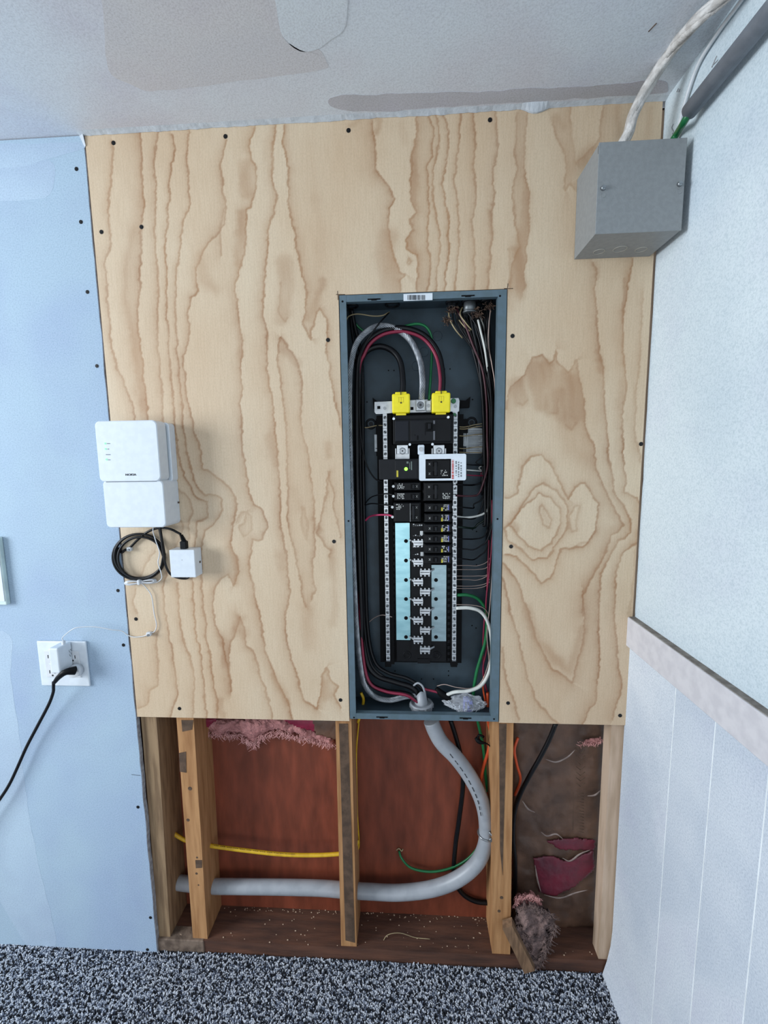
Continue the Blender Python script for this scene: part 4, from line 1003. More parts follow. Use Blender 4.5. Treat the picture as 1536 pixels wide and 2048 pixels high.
branch('black-green wire curving up from the third single breaker on the right', mat('green_black_jacket', '12231b', .4), .0026, 1054, 915, 974)
branch('black wire from the fourth single breaker on the right', M_blackcable, .0017, 1077, 915, 984)
branch('black wire from the fifth single breaker on the right', M_blackcable, .0017, 1097, 915, 980)
branch('black wire from the lowest single breaker on the right', M_blackcable, .0017, 1117, 915, 978)
wire('white_wire', 'short thick white wire leaving the right terminal bar below the white bracket', 'wire', M_whitecable, .0026, [(913, 1033, .042), (930, 1035, .046), (950, 1033, .05), (968, 1027, .052), (976, 1018, .056)])
for i, (y0_, y1_) in enumerate([(853, 846), (857, 851), (871, 868), (896, 893), (904, 906)]):
    wire('tan_wire', ['uppermost tan wire right of the terminal bar', 'second tan wire right of the terminal bar', 'tan wire crossing the top of the paper sticker', 'tan wire crossing the lower part of the paper sticker', 'lowest tan wire on the paper sticker'][i],
         'wire', M_tancable, .0012, [(911, y0_, .05), (930, y0_ + 1, .07), (950, (y0_ + y1_) / 2, .075), (976, y1_, .07)], group='tan wires by the sticker')
for i, y0_ in enumerate([1131, 1139, 1152, 1159, 1172, 1177]):
    wire('bare_wire', ['topmost', 'second', 'third', 'fourth', 'fifth', 'lowest'][i] + ' of six thin bare wires from the right terminal bar below the breakers', 'wire', M_pinkwire, .0009, [(911, y0_, .045), (935, y0_ + rnd.uniform(-1, 1), .06), (955, y0_ + rnd.uniform(-2, 1), .066), (974, y0_ - rnd.uniform(2, 8), .066), (985, y0_ - 24, .066)], group='bare ground wires on the right')
# loose wires hanging in the bundle
hang = [(904, 981, .0020, M_blackcable, 'black'), (915, 984, .0019, M_blackcable, 'black'), (922, 974, .0018, M_blackcable, 'black'), (935, 987, .0022, M_blackcable, 'black'), (944, 978, .0019, M_blackcable, 'black'), (950, 985, .0024, M_blackcable, 'black'),
        (928, 988, .0017, M_brownwire, 'dark red'), (958, 990, .0020, M_blackcable, 'black'), (968, 983, .0020, M_blackcable, 'black'), (939, 971, .0018, M_blackcable, 'black'),
        (912, 976, .0032, M_blackcable, 'black'), (926, 980, .0032, M_blackcable, 'black'), (938, 968, .0032, M_blackcable, 'black'), (948, 990, .0034, M_blackcable, 'black'), (956, 976, .0032, M_blackcable, 'black'), (962, 992, .0030, M_blackcable, 'black'), (972, 986, .0030, M_blackcable, 'black'), (920, 966, .0030, M_blackcable, 'black')]
for i, (tx, bx, r, m_, nm) in enumerate(hang):
    d = .052 + (i % 4) * .009; end = [1300, 1240, 1180, 1330, 1060, 1250, 1375, 1390, 1120, 1000, 1010, 1000, 1050, 1220, 1080, 1390, 1180, 990][i]
    p = [(tx, 612, .058), (tx + 6, 650, d), (tx + (bx - tx) * .55, 700, d), (bx - 6, 760, d)]
    yy = 820
    while yy < end: p.append((bx + rnd.uniform(-2.5, 2.5), yy, d + rnd.uniform(-.003, .003))); yy += 75
    p.append((bx - 2, end, d + .004))
    wire('bundle_wire', nm + ' wire hanging in the crowded right-hand bundle', 'wire', m_, r, p, group='hanging wires in the right bundle ' + nm)
wire('bare_wire', 'pale bare wire down the right edge of the bundle', 'wire', M_pinkwire, .0013, [(982, 612, .05), (978, 650, .045), (977, 690, .045), (984, 730, .045), (990, 780, .05), (989, 900, .055), (986, 1050, .05), (984, 1150, .045), (980, 1210, .045), (974, 1270, .045), (978, 1330, .05), (966, 1368, .048), (962, 1376, .05)])
wire('white_wire', 'flat white wire standing out among the black wires at the upper right', 'wire', M_whitecable, .0024, [(956, 640, .050), (962, 665, .042), (969, 695, .040), (973, 722, .044), (976, 745, .055)])
for i, q in enumerate([[(897, 624, .06), (900, 640, .05), (908, 655, .045), (916, 666, .047), (925, 676, .055)], [(918, 640, .055), (926, 650, .05), (934, 658, .05), (940, 662, .055)], [(926, 612, .06), (920, 628, .05), (930, 644, .046), (943, 660, .05)]]):
    wire('tan_wire', ['curled tan wire at the left of the top right knockouts', 'short tan wire below the top right knockouts', 'tan wire dropping from the middle top right knockout'][i], 'wire', M_tancable, .0015, q)
M_rag = mat('torn_sheath', '6d5546', .9, col2='30241f', scale=120, bump=1)
for i, (x, y) in enumerate([(893, 640), (905, 618), (945, 618), (955, 628), (978, 612)]):
    mb = MB(); r = random.Random(i)
    for k in range(26):
        x0 = x + r.uniform(-9, 9); y0 = y + r.uniform(-6, 7); a_ = r.uniform(0, 6.3)
        mb.tube(pts([(x0, y0, .05), (x0 + 4 * math.cos(a_), y0 + 4 * math.sin(a_), .047), (x0 + 7 * math.cos(a_ + .5), y0 + 7 * math.sin(a_ + .5), .045)]), .0009, 4, 2)
    c = P(x, y, .055); mb.cyl((c.x, .05, c.z - .003), .006, .012, 'y', 8, .003)
    mb.build('torn_sheath', M_rag, None, ['frayed brown cable sheath at the far left of the top right knockouts', 'frayed sheath below the left knockout ring', 'frayed cable sheath left of the large connector', 'frayed cable sheath below the large connector', 'frayed sheath in the top right corner of the panel'][i], 'cable sheath', 'frayed sheaths')
c = P(940, 607, .05); mb = MB(); mb.cyl((c.x, .056, EZ1 - .028), .014, .026, 'z', 16); mb.ring((c.x, .056, EZ1 - .026), .014, .0022, 'z', 18, 6); mb.build('cable_connector', mat('cable_connector_metal', '7d8285', .45, .6), None, 'grey metal cable connector in the top right of the panel', 'connector')
c = P(903, 607, .05); mb = MB(); mb.bevbox(c.x - .009, c.x + .009, .045, .06, EZ1 - .016, EZ1 - .004, .003, 2); mb.cyl((c.x - .004, .043, EZ1 - .010), .0028, .003, 'y', 10); mb.cyl((c.x + .005, .043, EZ1 - .010), .0028, .003, 'y', 10)
mb.build('cable_connector', M_char, None, 'dark twin-screw cable clamp at the top of the panel', 'connector')
# lower right loops
wire('green_wire', 'green wire looping from the right terminal bar down through the panel floor', 'wire', M_greencable, .0040, [(914, 1190, .045), (935, 1190, .05), (955, 1197, .056), (969, 1215, .058), (974, 1240, .058), (971, 1280, .058), (963, 1310, .06), (953, 1345, .062), (947, 1385, .064), (948, 1400, .064), (955, 1440, .064), (966, 1490, .07), (972, 1560, .08), (978, 1600, .09)], n=10)
wire('bare_wire', 'thin pale wire following the thick white loop', 'wire', M_pinkwire, .0011, [(911, 1209, .045), (940, 1210, .05), (965, 1215, .052), (977, 1230, .052), (981, 1260, .052), (980, 1310, .052), (966, 1358, .05), (945, 1376, .05), (915, 1375, .048), (890, 1369, .05), (874, 1372, .055)])
wire('white_cable', 'thick white cable looping around the lower right of the panel', 'cable', M_whitecable, .0044, [(912, 1216, .042), (940, 1216, .044), (962, 1224, .046), (977, 1248, .046), (984, 1290, .046), (981, 1335, .046), (965, 1368, .044), (940, 1381, .042), (910, 1384, .042), (893, 1390, .044)], n=10)
wire('red_wire', 'dark red wire down the lower right of the bundle', 'wire', M_redcable, .0018, [(978, 1080, .06), (974, 1180, .06), (968, 1250, .06), (966, 1300, .062), (968, 1350, .064), (972, 1380, .066)])
wire('red_wire', 'second dark red wire at the right wall of the panel', 'wire', M_redcable, .0018, [(984, 1000, .05), (984, 1080, .05), (978, 1150, .052), (972, 1210, .055), (974, 1290, .06), (966, 1340, .062), (975, 1385, .066)])
wire('orange_cable', 'orange cable rising through the panel floor at the right', 'cable', M_orange, .0040, [(975, 1385, .060), (976, 1420, .060), (976, 1440, .062), (981, 1470, .066), (977, 1500, .068), (968, 1530, .07), (962, 1560, .072), (966, 1580, .075), (980, 1592, .078)], n=10)
wire('orange_cable', 'orange cable bit visible right of the striped stud', 'cable', M_orange, .0034, [(1030, 1590, .085), (1041, 1560, .06), (1034, 1530, .05), (1029, 1500, .05), (1036, 1475, .055)], n=8)
wire('red_wire', 'crimson wire end beside the black taped bundle', 'wire', M_redcable, .0032, [(848, 1378, .05), (866, 1382, .048), (884, 1387, .048)], n=8)
wire('orange_wire', 'short orange-red wire in the bottom right corner of the panel', 'wire', M_orange, .0022, [(968, 1352, .06), (966, 1375, .058), (970, 1400, .058), (970, 1412, .06)])
mb = MB(); mb.tube(pts([(872, 1376, .052), (884, 1388, .047), (897, 1396, .045), (903, 1404, .048)]), .0085, 10, 4, rr=lambda t: .55 + 1.3 * t * (1 - t) * 1.6)
mb.build('tape_wrap', M_blackm, None, 'lump of black tape at the end of the white cable loop', 'tape')
wire('yellow_cable', 'short yellow cable rising in the bottom left corner of the panel', 'cable', M_yellow, .0038, [(722, 1385, .062), (727, 1400, .060), (722, 1425, .062), (716, 1445, .064)], n=8)
# conduit collar and the big grey cable
c = P(843, 1405, .050)
col = empty('conduit_collar', (c.x, .05, EZ0), 'grey plastic ring collar on the floor of the panel', 'conduit fitting')
zf = EZ0 + t
mb = MB(); mb.cyl((c.x, .050, zf), .0285, .012, 'z', 28); mb.ring((c.x, .050, zf + .011), .0262, .0036, 'z', 28, 8); mb.build('lock_ring', M_conduit, col)
mb = MB()
for i in range(10):
    a = i / 10 * 6.283; mb.box(c.x + .0285 * math.cos(a) - .0022, c.x + .0285 * math.cos(a) + .0022, .05 + .0285 * math.sin(a) - .0022, .05 + .0285 * math.sin(a) + .0022, zf + .001, zf + .012)
mb.build('grip_ribs', M_conduit, col)
mb = MB(); n = 20; k = []
for i in range(n):
    a = 2 * math.pi * i / n; h = .040 + .010 * math.sin(a * 1.0 + 2.2) + .004 * math.sin(3 * a)
    k += [(c.x + .0165 * math.cos(a), .050 + .0165 * math.sin(a), zf + .006), (c.x - .004 + .0145 * math.cos(a), .050 + .0145 * math.sin(a), zf + h)]
mb.add(k + [(v[0] * .88 + c.x * .12, v[1] * .88 + .05 * .12, v[2]) for v in k], [(2 * i, 2 * ((i + 1) % n), 2 * ((i + 1) % n) + 1, 2 * i + 1) for i in range(n)] + [(2 * n + 2 * i, 2 * n + 2 * i + 1, 2 * n + 2 * ((i + 1) % n) + 1, 2 * n + 2 * ((i + 1) % n)) for i in range(n)] + [(2 * i + 1, 2 * ((i + 1) % n) + 1, 2 * n + 2 * ((i + 1) % n) + 1, 2 * n + 2 * i + 1) for i in range(n)], True)
mb.build('cut_sheath', M_conduit, col, fix=False)
mb = MB(); mb.tube(pts([(826, 1372, .05), (836, 1366, .046), (846, 1374, .042), (850, 1392, .044), (848, 1408, .05)]), .0026, 8, 5); mb.build('sheath_flap', M_conduit, col)
big = [(862, 1441, .050), (870, 1462, .050), (884, 1486, .050), (912, 1515, .050), (941, 1555, .050), (963, 1600, .050), (972, 1645, .050), (970, 1690, .050), (952, 1728, .050), (915, 1758, .052), (865, 1777, .056), (800, 1785, .060), (740, 1783, .062), (690, 1780, .062), (640, 1776, .062), (560, 1774, .062), (480, 1773, .062), (420, 1772, .064), (380, 1768, .066), (335, 1762, .07)]
mb = MB(); mb.tube(pts(big), .0195, 18, 8, rr=lambda t: 1.0 - .06 * t); gc = mb.build('service_conduit', M_conduit, None, 'fat grey service cable curving down from the panel and away left through the studs', 'cable')
# printed line on the sheath
mb = MB(); q = smooth_path(pts([(900, 1508, .0306), (932, 1552, .0306), (954, 1597, .0306), (963, 1636, .0306)]), 10)
for i in range(0, len(q) - 1): 
    if i % 3 != 2: mb.tube([q[i], q[i].lerp(q[i + 1], .8)], .0010, 4, 1)
mb.build('printed_line', M_ink, gc)
# conduit strap
s_ = P(974, 1668, .05)
mb = MB(); c = P(972, 1668, .050)
mb.tube([c + Vector((.0205 * math.cos(a), .0205 * math.sin(a), -.002 * math.cos(a))) for a in [math.pi * 2 * i / 16 for i in range(17)]], .0024, 6, 2)
mb.tube(pts([(978, 1664, .03), (985, 1672, .024), (989, 1684, .022), (990, 1692, .024)]), .0028, 6, 4)
c2 = P(982, 1680, .02); mb.cyl((c2.x, .018, c2.z), .0045, .006, 'y', 10); mb.build('conduit_strap', M_screwz, None, 'zinc strap clamping the grey cable to the stud', 'strap')

# plastic bag
c = P(930, 1408, .040)
bag = empty('plastic_bag', (c.x, .045, EZ0 + t), 'crumpled clear plastic bag with purple-blue parts on the panel floor', 'bag')
m = bpy.data.materials.new('clear_film'); m.use_nodes = True; b = m.node_tree.nodes['Principled BSDF']
b.inputs['Base Color'].default_value = (.92, .95, 1, 1); b.inputs['Roughness'].default_value = .12; b.inputs['Alpha'].default_value = .26
bm = bmesh.new(); bmesh.ops.create_icosphere(bm, subdivisions=5, radius=1)
for v in bm.verts:
    p = v.co.copy(); n1 = 1 + .28 * mnoise.noise(p * 3.1) + .16 * abs(mnoise.noise(p * 8)) + .08 * mnoise.noise(p * 17)
    q = p * n1; side = abs(p.x)
    v.co = Vector((q.x * .048, q.y * .024 * (1 - .5 * side), q.z * .024 * (1 - .45 * side)))
    if v.co.z < -.018: v.co.z = -.018
mb = MB(); mb.add([(v.co + Vector((c.x, .042, EZ0 + t + .0190))) [:] for v in bm.verts], [[v.index for v in f.verts] for f in bm.faces], False); bm.free()
mb.build('film', m, bag, fix=True)
mb = MB()
M_purp = mat('purple_blue_plastic', '5f68b5', .4, col2='4a519c', scale=60)
for i in range(12):
    a = i / 11 * math.pi; x = c.x + .006 + .016 * math.cos(a * 2 + .4) * (.6 + .4 * math.sin(i)); z = EZ0 + t + .016 + .010 * math.sin(a * 2.2)
    mb.bevbox(x - .004, x + .004, .034, .054, z - .010, z + .006, .0015, 1)
mb.build('purple_parts', M_purp, bag)
mb = MB(); r = random.Random(4)
for i in range(14):
    x0 = c.x + r.uniform(-.040, .040); z0 = EZ0 + t + r.uniform(.006, .032); a = r.uniform(0, 6.28); l = r.uniform(.005, .014)
    mb.tube([(x0, .022 + abs(x0 - c.x) * .3, z0), (x0 + l * math.cos(a) * .5, .0205 + abs(x0 - c.x) * .3, z0 + l * .5 * math.sin(a)), (x0 + l * math.cos(a + .5), .023 + abs(x0 - c.x) * .3, z0 + l * math.sin(a + .5))], .0007, 4, 3)
mb.build('film_creases', M_white, bag)

# ------------------------------------------------------------------ wiring in the stud bays
yc = wire('yellow_cable', 'flat yellow cable sagging across the left stud bays', 'cable', M_yellow, .0052, [(326, 1652, .07), (345, 1665, .066), (375, 1682, .062), (425, 1692, .06), (500, 1702, .058), (570, 1709, .058), (640, 1710, .058), (690, 1706, .06), (708, 1698, .07), (716, 1680, .085)], n=10)
mb = MB(); q = smooth_path(pts([(428, 1690.5, .0548), (500, 1700.5, .0528), (570, 1707.5, .0528), (590, 1708, .0528)]), 22)
for i in range(len(q) - 1):
    if i % 4 != 3: mb.tube([q[i], q[i].lerp(q[i + 1], .6)], .0008, 4, 1)
mb.build('printed_line', M_ink, yc)
wire('yellow_cable', 'thin yellow cable running down beside the stud under the panel', 'cable', M_yellow, .0020, [(718, 1440, .085), (713, 1500, .085), (713, 1560, .088), (714, 1620, .088), (716, 1650, .088), (718, 1690, .09), (712, 1706, .085)], n=8)
wire('green_wire', 'green wire drooping from a hole in the red plywood to behind the grey cable', 'wire', M_greencable, .0032, [(798, 1702, .101), (803, 1716, .09), (818, 1733, .085), (840, 1741, .084), (870, 1743, .084), (905, 1735, .084), (935, 1718, .085), (955, 1695, .088), (965, 1670, .09)], n=8)
wire('black_cable', 'black cable hanging behind the grey cable in the middle bay', 'cable', M_blackcable, .0062, [(901, 1440, .080), (912, 1475, .080), (923, 1520, .082), (926, 1570, .084), (918, 1640, .086), (911, 1690, .088), (908, 1750, .09), (922, 1784, .09), (950, 1802, .09), (985, 1806, .092)], n=10)
wire('black_cable', 'black cable slanting down across the brown insulation in the right bay', 'cable', M_blackcable, .0056, [(1112, 1446, .03), (1098, 1480, .035), (1080, 1515, .04), (1060, 1550, .044), (1042, 1585, .05), (1030, 1620, .060), (1026, 1670, .066), (1030, 1720, .07), (1030, 1765, .075), (1028, 1800, .08)], n=10)
mb = MB(); mb.tube(pts([(951, 1475, .055), (960, 1484, .048), (975, 1488, .046), (988, 1500, .048), (997, 1508, .05)]), .0050, 8, 4, rr=lambda t: .8 + .5 * math.sin(t * 9))
mb.tube(pts([(955, 1480, .05), (958, 1470, .046), (968, 1474, .045)]), .003, 6, 3)
mb.build('tape_tie', M_blackm, None, 'black tape tie around the green and orange cables below the panel', 'tape')
wire('tan_wire', 'frayed hole with wood crumbs where the green wire leaves the red plywood', 'wire', M_tancable, .0016, [(793, 1700, .1005), (798, 1697, .099), (803, 1702, .099), (806, 1698, .1)])

# ------------------------------------------------------------------ insulation
def fluff(name, label, poly, y, thick, m, amp=1.0, seed=0, cat='insulation', step=4.5, parent=None, ragged=5, grp=None):
    """puffed slab: image outline at depth y, thick in y, torn rim"""
    r = random.Random(seed); P_ = np.array(poly, float); n = len(P_); st = step * .62
    x0, y0 = P_.min(0) - ragged - st; x1, y1 = P_.max(0) + ragged + st
    gx = np.arange(x0, x1, st); gy = np.arange(y0, y1, st); idx = {}; V_ = []; F_ = []
    def sd(x, yy):
        x += ragged * 1.6 * mnoise.noise(Vector((x * .11, yy * .11, seed))) + ragged * mnoise.noise(Vector((x * .35, yy * .35, seed + 3)))
        yy += ragged * 1.6 * mnoise.noise(Vector((x * .12, yy * .12, seed + 7))) + ragged * mnoise.noise(Vector((x * .33, yy * .33, seed + 5)))
        ins = False; best = 1e9
        for i in range(n):
            ax_, ay_ = P_[i]; bx_, by_ = P_[(i + 1) % n]; dx, dy = bx_ - ax_, by_ - ay_
            t = min(1, max(0, ((x - ax_) * dx + (yy - ay_) * dy) / (dx * dx + dy * dy + 1e-9)))
            best = min(best, (x - ax_ - t * dx) ** 2 + (yy - ay_ - t * dy) ** 2)
            if (ay_ > yy) != (by_ > yy) and x < (bx_ - ax_) * (yy - ay_) / (by_ - ay_) + ax_: ins = not ins
        return best ** .5 if ins else -best ** .5
    for a, x in enumerate(gx):
        for b_, yy in enumerate(gy):
            d = sd(x, yy)
            if d > 0:
                h = thick * (1 - math.exp(-d / 7)) * (1 + amp * .55 * mnoise.noise(Vector((x * .035, yy * .035, seed))) + amp * .35 * mnoise.noise(Vector((x * .11, yy * .09, seed + 1))) + amp * .18 * mnoise.noise(Vector((x * .3, yy * .3, seed + 2))))
                idx[a, b_] = len(V_); V_.append(P(x, yy, y - h))
    nb = len(V_); back = [Vector((v.x, y + .002, v.z)) for v in V_]; E_ = {}
    for (a, b_) in list(idx):
        q = [(a, b_), (a + 1, b_), (a + 1, b_ + 1), (a, b_ + 1)]
        if all(k in idx for k in q):
            f = [idx[k] for k in q]; F_.append(tuple(f))
            for u, v in zip(f, f[1:] + f[:1]): E_[(u, v)] = 1
    for (u, v) in list(E_):
        if (v, u) not in E_: F_.append((v, u, u + nb, v + nb))
    mb = MB(); mb.add(V_ + back, F_, True)
    return mb.build(name, m, parent, label, None if parent else cat, grp)
fl = fluff('pink_insulation', 'torn pink fibreglass hanging out below the plywood in the left bay', [(395, 1436), (560, 1432), (600, 1446), (640, 1462), (672, 1478), (668, 1500), (655, 1496), (640, 1488), (612, 1482), (590, 1470), (545, 1462), (520, 1475), (506, 1500), (496, 1480), (470, 1466), (440, 1472), (432, 1482), (424, 1470), (404, 1466)], .098, .022, M_pink, ragged=3.5)
def tufts(px, par, m, n, seed, y=.085, l=14, name='loose_tufts'):
    r = random.Random(seed); mb = MB()
    for i in range(n):
        k = r.uniform(0, len(px) - 1.001); a = Vector(px[int(k)]).lerp(Vector(px[int(k) + 1]), k % 1); a += Vector((r.uniform(-4, 4), r.uniform(-4, 4)))
        an = r.gauss(math.pi / 2, .7); L = r.uniform(.4, 1) * l
        mb.tube(pts([(a.x, a.y, y), (a.x + L * .5 * math.cos(an), a.y + L * .5 * math.sin(an), y - .003), (a.x + L * math.cos(an + r.uniform(-.6, .6)), a.y + L * math.sin(an), y - .001)]), .0007, 3, 2)
    return mb.build(name, m, par, kind='stuff')
M_pinkf = mat('pink_fibre', 'dba5a0', .9, col2='c08884', scale=80)
tufts([(404, 1462), (440, 1468), (480, 1470), (508, 1490), (525, 1470), (560, 1462), (600, 1474), (640, 1482), (670, 1490)], fl, M_pinkf, 420, 5)
M_crim = mat('crimson_film', '8e2440', .45, col2='741a33', scale=30, bump=.3)
M_kraft = mat('brown_kraft_film', '6b5040', .5, col2='523d31', scale=16, bump=.6, bscale=28, bdist=.004)
fluff('vapour_film', None, [(560, 1436), (640, 1436), (640, 1466), (600, 1458), (575, 1448)], .080, .004, M_crim, seed=2, ragged=1, parent=fl)
fluff('vapour_film', None, [(388, 1436), (440, 1436), (412, 1460), (396, 1462)], .078, .004, M_crim, seed=2, ragged=1, parent=fl)
fluff('paper_facing', None, [(624, 1438), (690, 1438), (690, 1482), (672, 1481), (630, 1470)], .075, .004, M_kraft, seed=3, ragged=1, parent=fl)
# right bay: faced batt
bat = fluff('faced_insulation', 'brown plastic-faced insulation filling the right stud bay', [(1018, 1420), (1216, 1420), (1213, 1600), (1206, 1750), (1196, 1858), (1080, 1862), (1022, 1856), (1022, 1640)], .098, .020, M_kraft, amp=.45, seed=7, ragged=1.5, step=9)
M_crim2 = mat('crimson_print', '6e2032', .45, col2='552530', scale=20, bump=.4, lo=.35, hi=.6)
fluff('crimson_print', None, [(1066, 1716), (1108, 1712), (1128, 1722), (1160, 1712), (1188, 1700), (1190, 1740), (1150, 1775), (1108, 1794), (1078, 1786)], .0712, .003, M_crim2, seed=5, ragged=1.2, step=3, parent=bat)
fluff('crimson_print', None, [(1090, 1682), (1150, 1676), (1192, 1680), (1190, 1702), (1120, 1700)], .0708, .003, M_crim2, seed=6, ragged=1.2, step=3, parent=bat)
mb = MB()
for k in range(7):
    y = 1500 + k * 11
    for s_ in (-1, 1): mb.tube(pts([(1161 + s_ * 9, y, .0665), (1161, y + 7, .0665)]), .0009, 4, 1)
for k in range(14):
    y = 1585 + k * 6; mb.tube(pts([(1154 + (k % 3) * 3, y, .066), (1168, y + 2, .066)]), .0008, 4, 1)
mb.tube(pts([(1147, 1585, .066), (1146, 1660, .066)]), .0007, 4, 1)
mb.build('printed_marks', M_stain, bat)
M_glaze = mat('milky_film_fold', '9d8c84', .3, col2='7e6d66', scale=40, bump=.4)
mb = MB()
for q in [[(1082, 1664), (1094, 1672), (1112, 1668), (1126, 1678)], [(1045, 1602), (1056, 1618), (1070, 1625)], [(1125, 1716), (1140, 1722), (1160, 1708), (1180, 1700)], [(1175, 1592), (1190, 1590), (1202, 1580)], [(1088, 1790), (1120, 1796), (1150, 1786), (1175, 1780)], [(1090, 1518), (1112, 1524), (1135, 1514), (1150, 1500)], [(1070, 1730), (1075, 1760), (1082, 1785)]]:
    mb.tube(pts([(x, y, .0665) for x, y in q]), .0022, 6, 5, rr=lambda t: .3 + .9 * math.sin(t * math.pi), flat=.5)
mb.build('film_creases', M_glaze, bat)
tufts([(1160, 1488), (1175, 1484), (1195, 1486), (1205, 1478)], fluff('pink_tuft', None, [(1160, 1484), (1180, 1478), (1204, 1474), (1202, 1488), (1180, 1494)], .066, .008, M_pink, seed=8, ragged=2, parent=bat), M_pinkf, 60, 6, .06, 8)
# torn clump at the floor
cl = fluff('insulation_clump', 'dirty grey-pink tuft of fibreglass hanging over the sole plate', [(1034, 1812), (1052, 1806), (1078, 1812), (1100, 1826), (1112, 1850), (1100, 1860), (1102, 1888), (1090, 1896), (1078, 1926), (1072, 1944), (1060, 1938), (1054, 1900), (1044, 1872), (1030, 1850)], .020, .026, M_grayfluff, seed=9, ragged=4)
tufts([(1036, 1850), (1050, 1880), (1060, 1920), (1078, 1925), (1092, 1893), (1108, 1858), (1100, 1830), (1075, 1815), (1050, 1812)], cl, mat('dirty_fibre', '8a736c', .9, col2='5b4a47', scale=80), 700, 7, .004, 17)
pk = fluff('insulation_clump', 'pink tuft of fibreglass bulging above the dirty clump', [(1026, 1806), (1034, 1790), (1060, 1786), (1078, 1794), (1084, 1812), (1070, 1828), (1048, 1836), (1034, 1828)], .045, .024, M_pink, seed=12, ragged=3)
tufts([(1030, 1815), (1036, 1795), (1060, 1790), (1078, 1800), (1070, 1825), (1040, 1832)], pk, M_pinkf, 300, 8, .022, 9)
# wood offcut leaning
A_ = [P(1005, 1858, -.012), P(1024, 1852, -.012), P(1070, 1942, -.012), P(1049, 1948, -.012)]
B_ = [v + Vector((.004, .020, .002)) for v in A_]
mb = MB(); mb.hull(A_, B_); mb.build('wood_offcut', M_offcut, None, 'short rough wood offcut leaning on the sole plate at the carpet', 'wood scrap')

# ------------------------------------------------------------------ junction box and the runs at the right
jx0, jx1, jz0, jz1, jy = .3495, .5015, 1.7385, 1.8915, -.1035
jb = empty('junction_box', ((jx0 + jx1) / 2, 0, jz0), 'square grey metal junction box high in the right corner', 'junction box')
mb = MB(); tt = .0015
mb.box(jx0, jx1, -.0025, -.001, jz0, jz1); mb.box(jx0, jx0 + tt, jy, -.0025, jz0, jz1); mb.box(jx1 - tt, jx1, jy, -.0025, jz0, jz1)
mb.box(jx0 + tt, jx1 - tt, jy, -.0025, jz0, jz0 + tt); mb.box(jx0 + tt, jx1 - tt, jy, -.0025, jz1 - tt, jz1)
mb.build('box', M_jbox, jb)
mb = MB(); mb.bevbox(jx0 - .001, jx1 + .001, jy - .0016, jy, jz0 - .001, jz1 + .001, .0006, 1); cov = mb.build('cover', M_jbox, jb)
mb = MB(); mb.box(jx0 - .0006, jx0 + .002, jy - .0002, jy + .002, jz1 - .016, jz1 - .003); mb.build('corner_slot', M_blackm, cov)
for x, y in [(1205, 378), (1357.5, 370)]:
    c = P(x, y, jy); mb = MB(); mb.cyl((c.x, jy - .0065, c.z), .0036, .005, 'y', 14, .0046); mb.bevbox(c.x - .0036, c.x + .0036, jy - .0075, jy - .0060, c.z - .001, c.z + .001, .0003, 1); mb.build('cover_screw', M_screwz, cov)
    mb = MB(); mb.ring((c.x + .001, jy - .0016, c.z - .0115), .0045, .0004, 'y', 16, 4); mb.cyl((c.x, jy - .0019, c.z - .004), .004, .0004, 'y', 14); mb.build('keyhole', M_jbox, cov)
for x, y, r in [(1198, 503, .0105), (1240, 498, .0125), (1282, 499, .0105)]:
    p = PZ(x, y, jz0); MB().ring((p.x, p.y, jz0 - .0003), r, .0007, 'z', 24, 5).build('knockout', mat('knockout_edge', 'a8a49a', .5), jb)
# braided loom from the box top up to the ceiling corner
def looms(p, R, n, sr, pitch, name, m, label, cat, seg=16):
    path = smooth_path(p, seg); mb = strands(path, R, n, sr, pitch); return mb.build(name, m, None, label, cat)
lp_ = [Vector((.392, -.050, jz1 - .004)), P(1255, 270, -.055), P(1268, 228, -.062), P(1298, 170, -.075), P(1338, 108, -.105), PZ(1388, 48, 2.012), PZ(1440, 2, 2.012), PZ(1500, -50, 2.010)]
looms(lp_, .0042, 5, .0062, .45, 'wrapped_loom', M_braid, 'thick off-white taped cable bundle rising from the grey box along the ceiling', 'cable')
# thin painted cable in the corner
q = [PX(1352, 290, .512), PX(1360, 245, .511), PX(1373, 195, .511), PX(1396, 130, .511), PX(1434, 68, .511), PX(1482, 2, .511), PX(1524, -60, .511)]
MB().tube(q, .0030, 8, 6).build('painted_cable', M_white2, None, 'thin white-painted cable along the right wall beside the grey conduit', 'cable')
# grey conduit on the wall
q0, q1 = PX(1379, 222, .496), PX(1541, 22, .496)
d = (q1 - q0).normalized()
cn = empty('grey_conduit', q0, 'straight grey conduit running up the right wall to the camera side', 'conduit')
mb = MB(); mb.tube([q0, q0 + d * .6], .0135, 20, 2); mb.build('pipe', M_emt, cn)
mb = MB(); mb.cyl((0, 0, 0), .001, .001, 'y', 6)
mb = MB(); mb.tube([q0 - d * .0015, q0 + d * .001], .0110, 16, 1); mb.build('open_end', M_blackm, cn)
wire_pts = [Vector((.483, -.052, jz1 - .004)), P(1352, 270, -.060), q0 + Vector((-.004, .008, -.012)), q0 + d * .006]
MB().tube(wire_pts, .0058, 10, 6).build('green_wire', M_greencable, None, 'short green wire between the grey conduit and the junction box', 'wire')
MB().tube([v + Vector((.006, 0, 0)) for v in wire_pts], .0018, 6, 6).build('white_wire', M_whitecable, None, 'thin white wire beside the short green wire at the conduit end', 'wire')
# scuffs of bare grey in the corner paint
for q in [[(1347, 262), (1344, 256), (1347, 248)], [(1345, 268), (1348, 262)], [(1354, 184), (1357, 177)], [(1358, 184), (1360, 178)], [(1424, 135), (1431, 118), (1434, 112)], [(1428, 128), (1436, 120)]]:
    MB().tube([PX(x, y, XR - .0002) for x, y in q], .0012, 4, 3).build('scuff', mat('chip_grey', '9a9c9f', .8), wall_right)

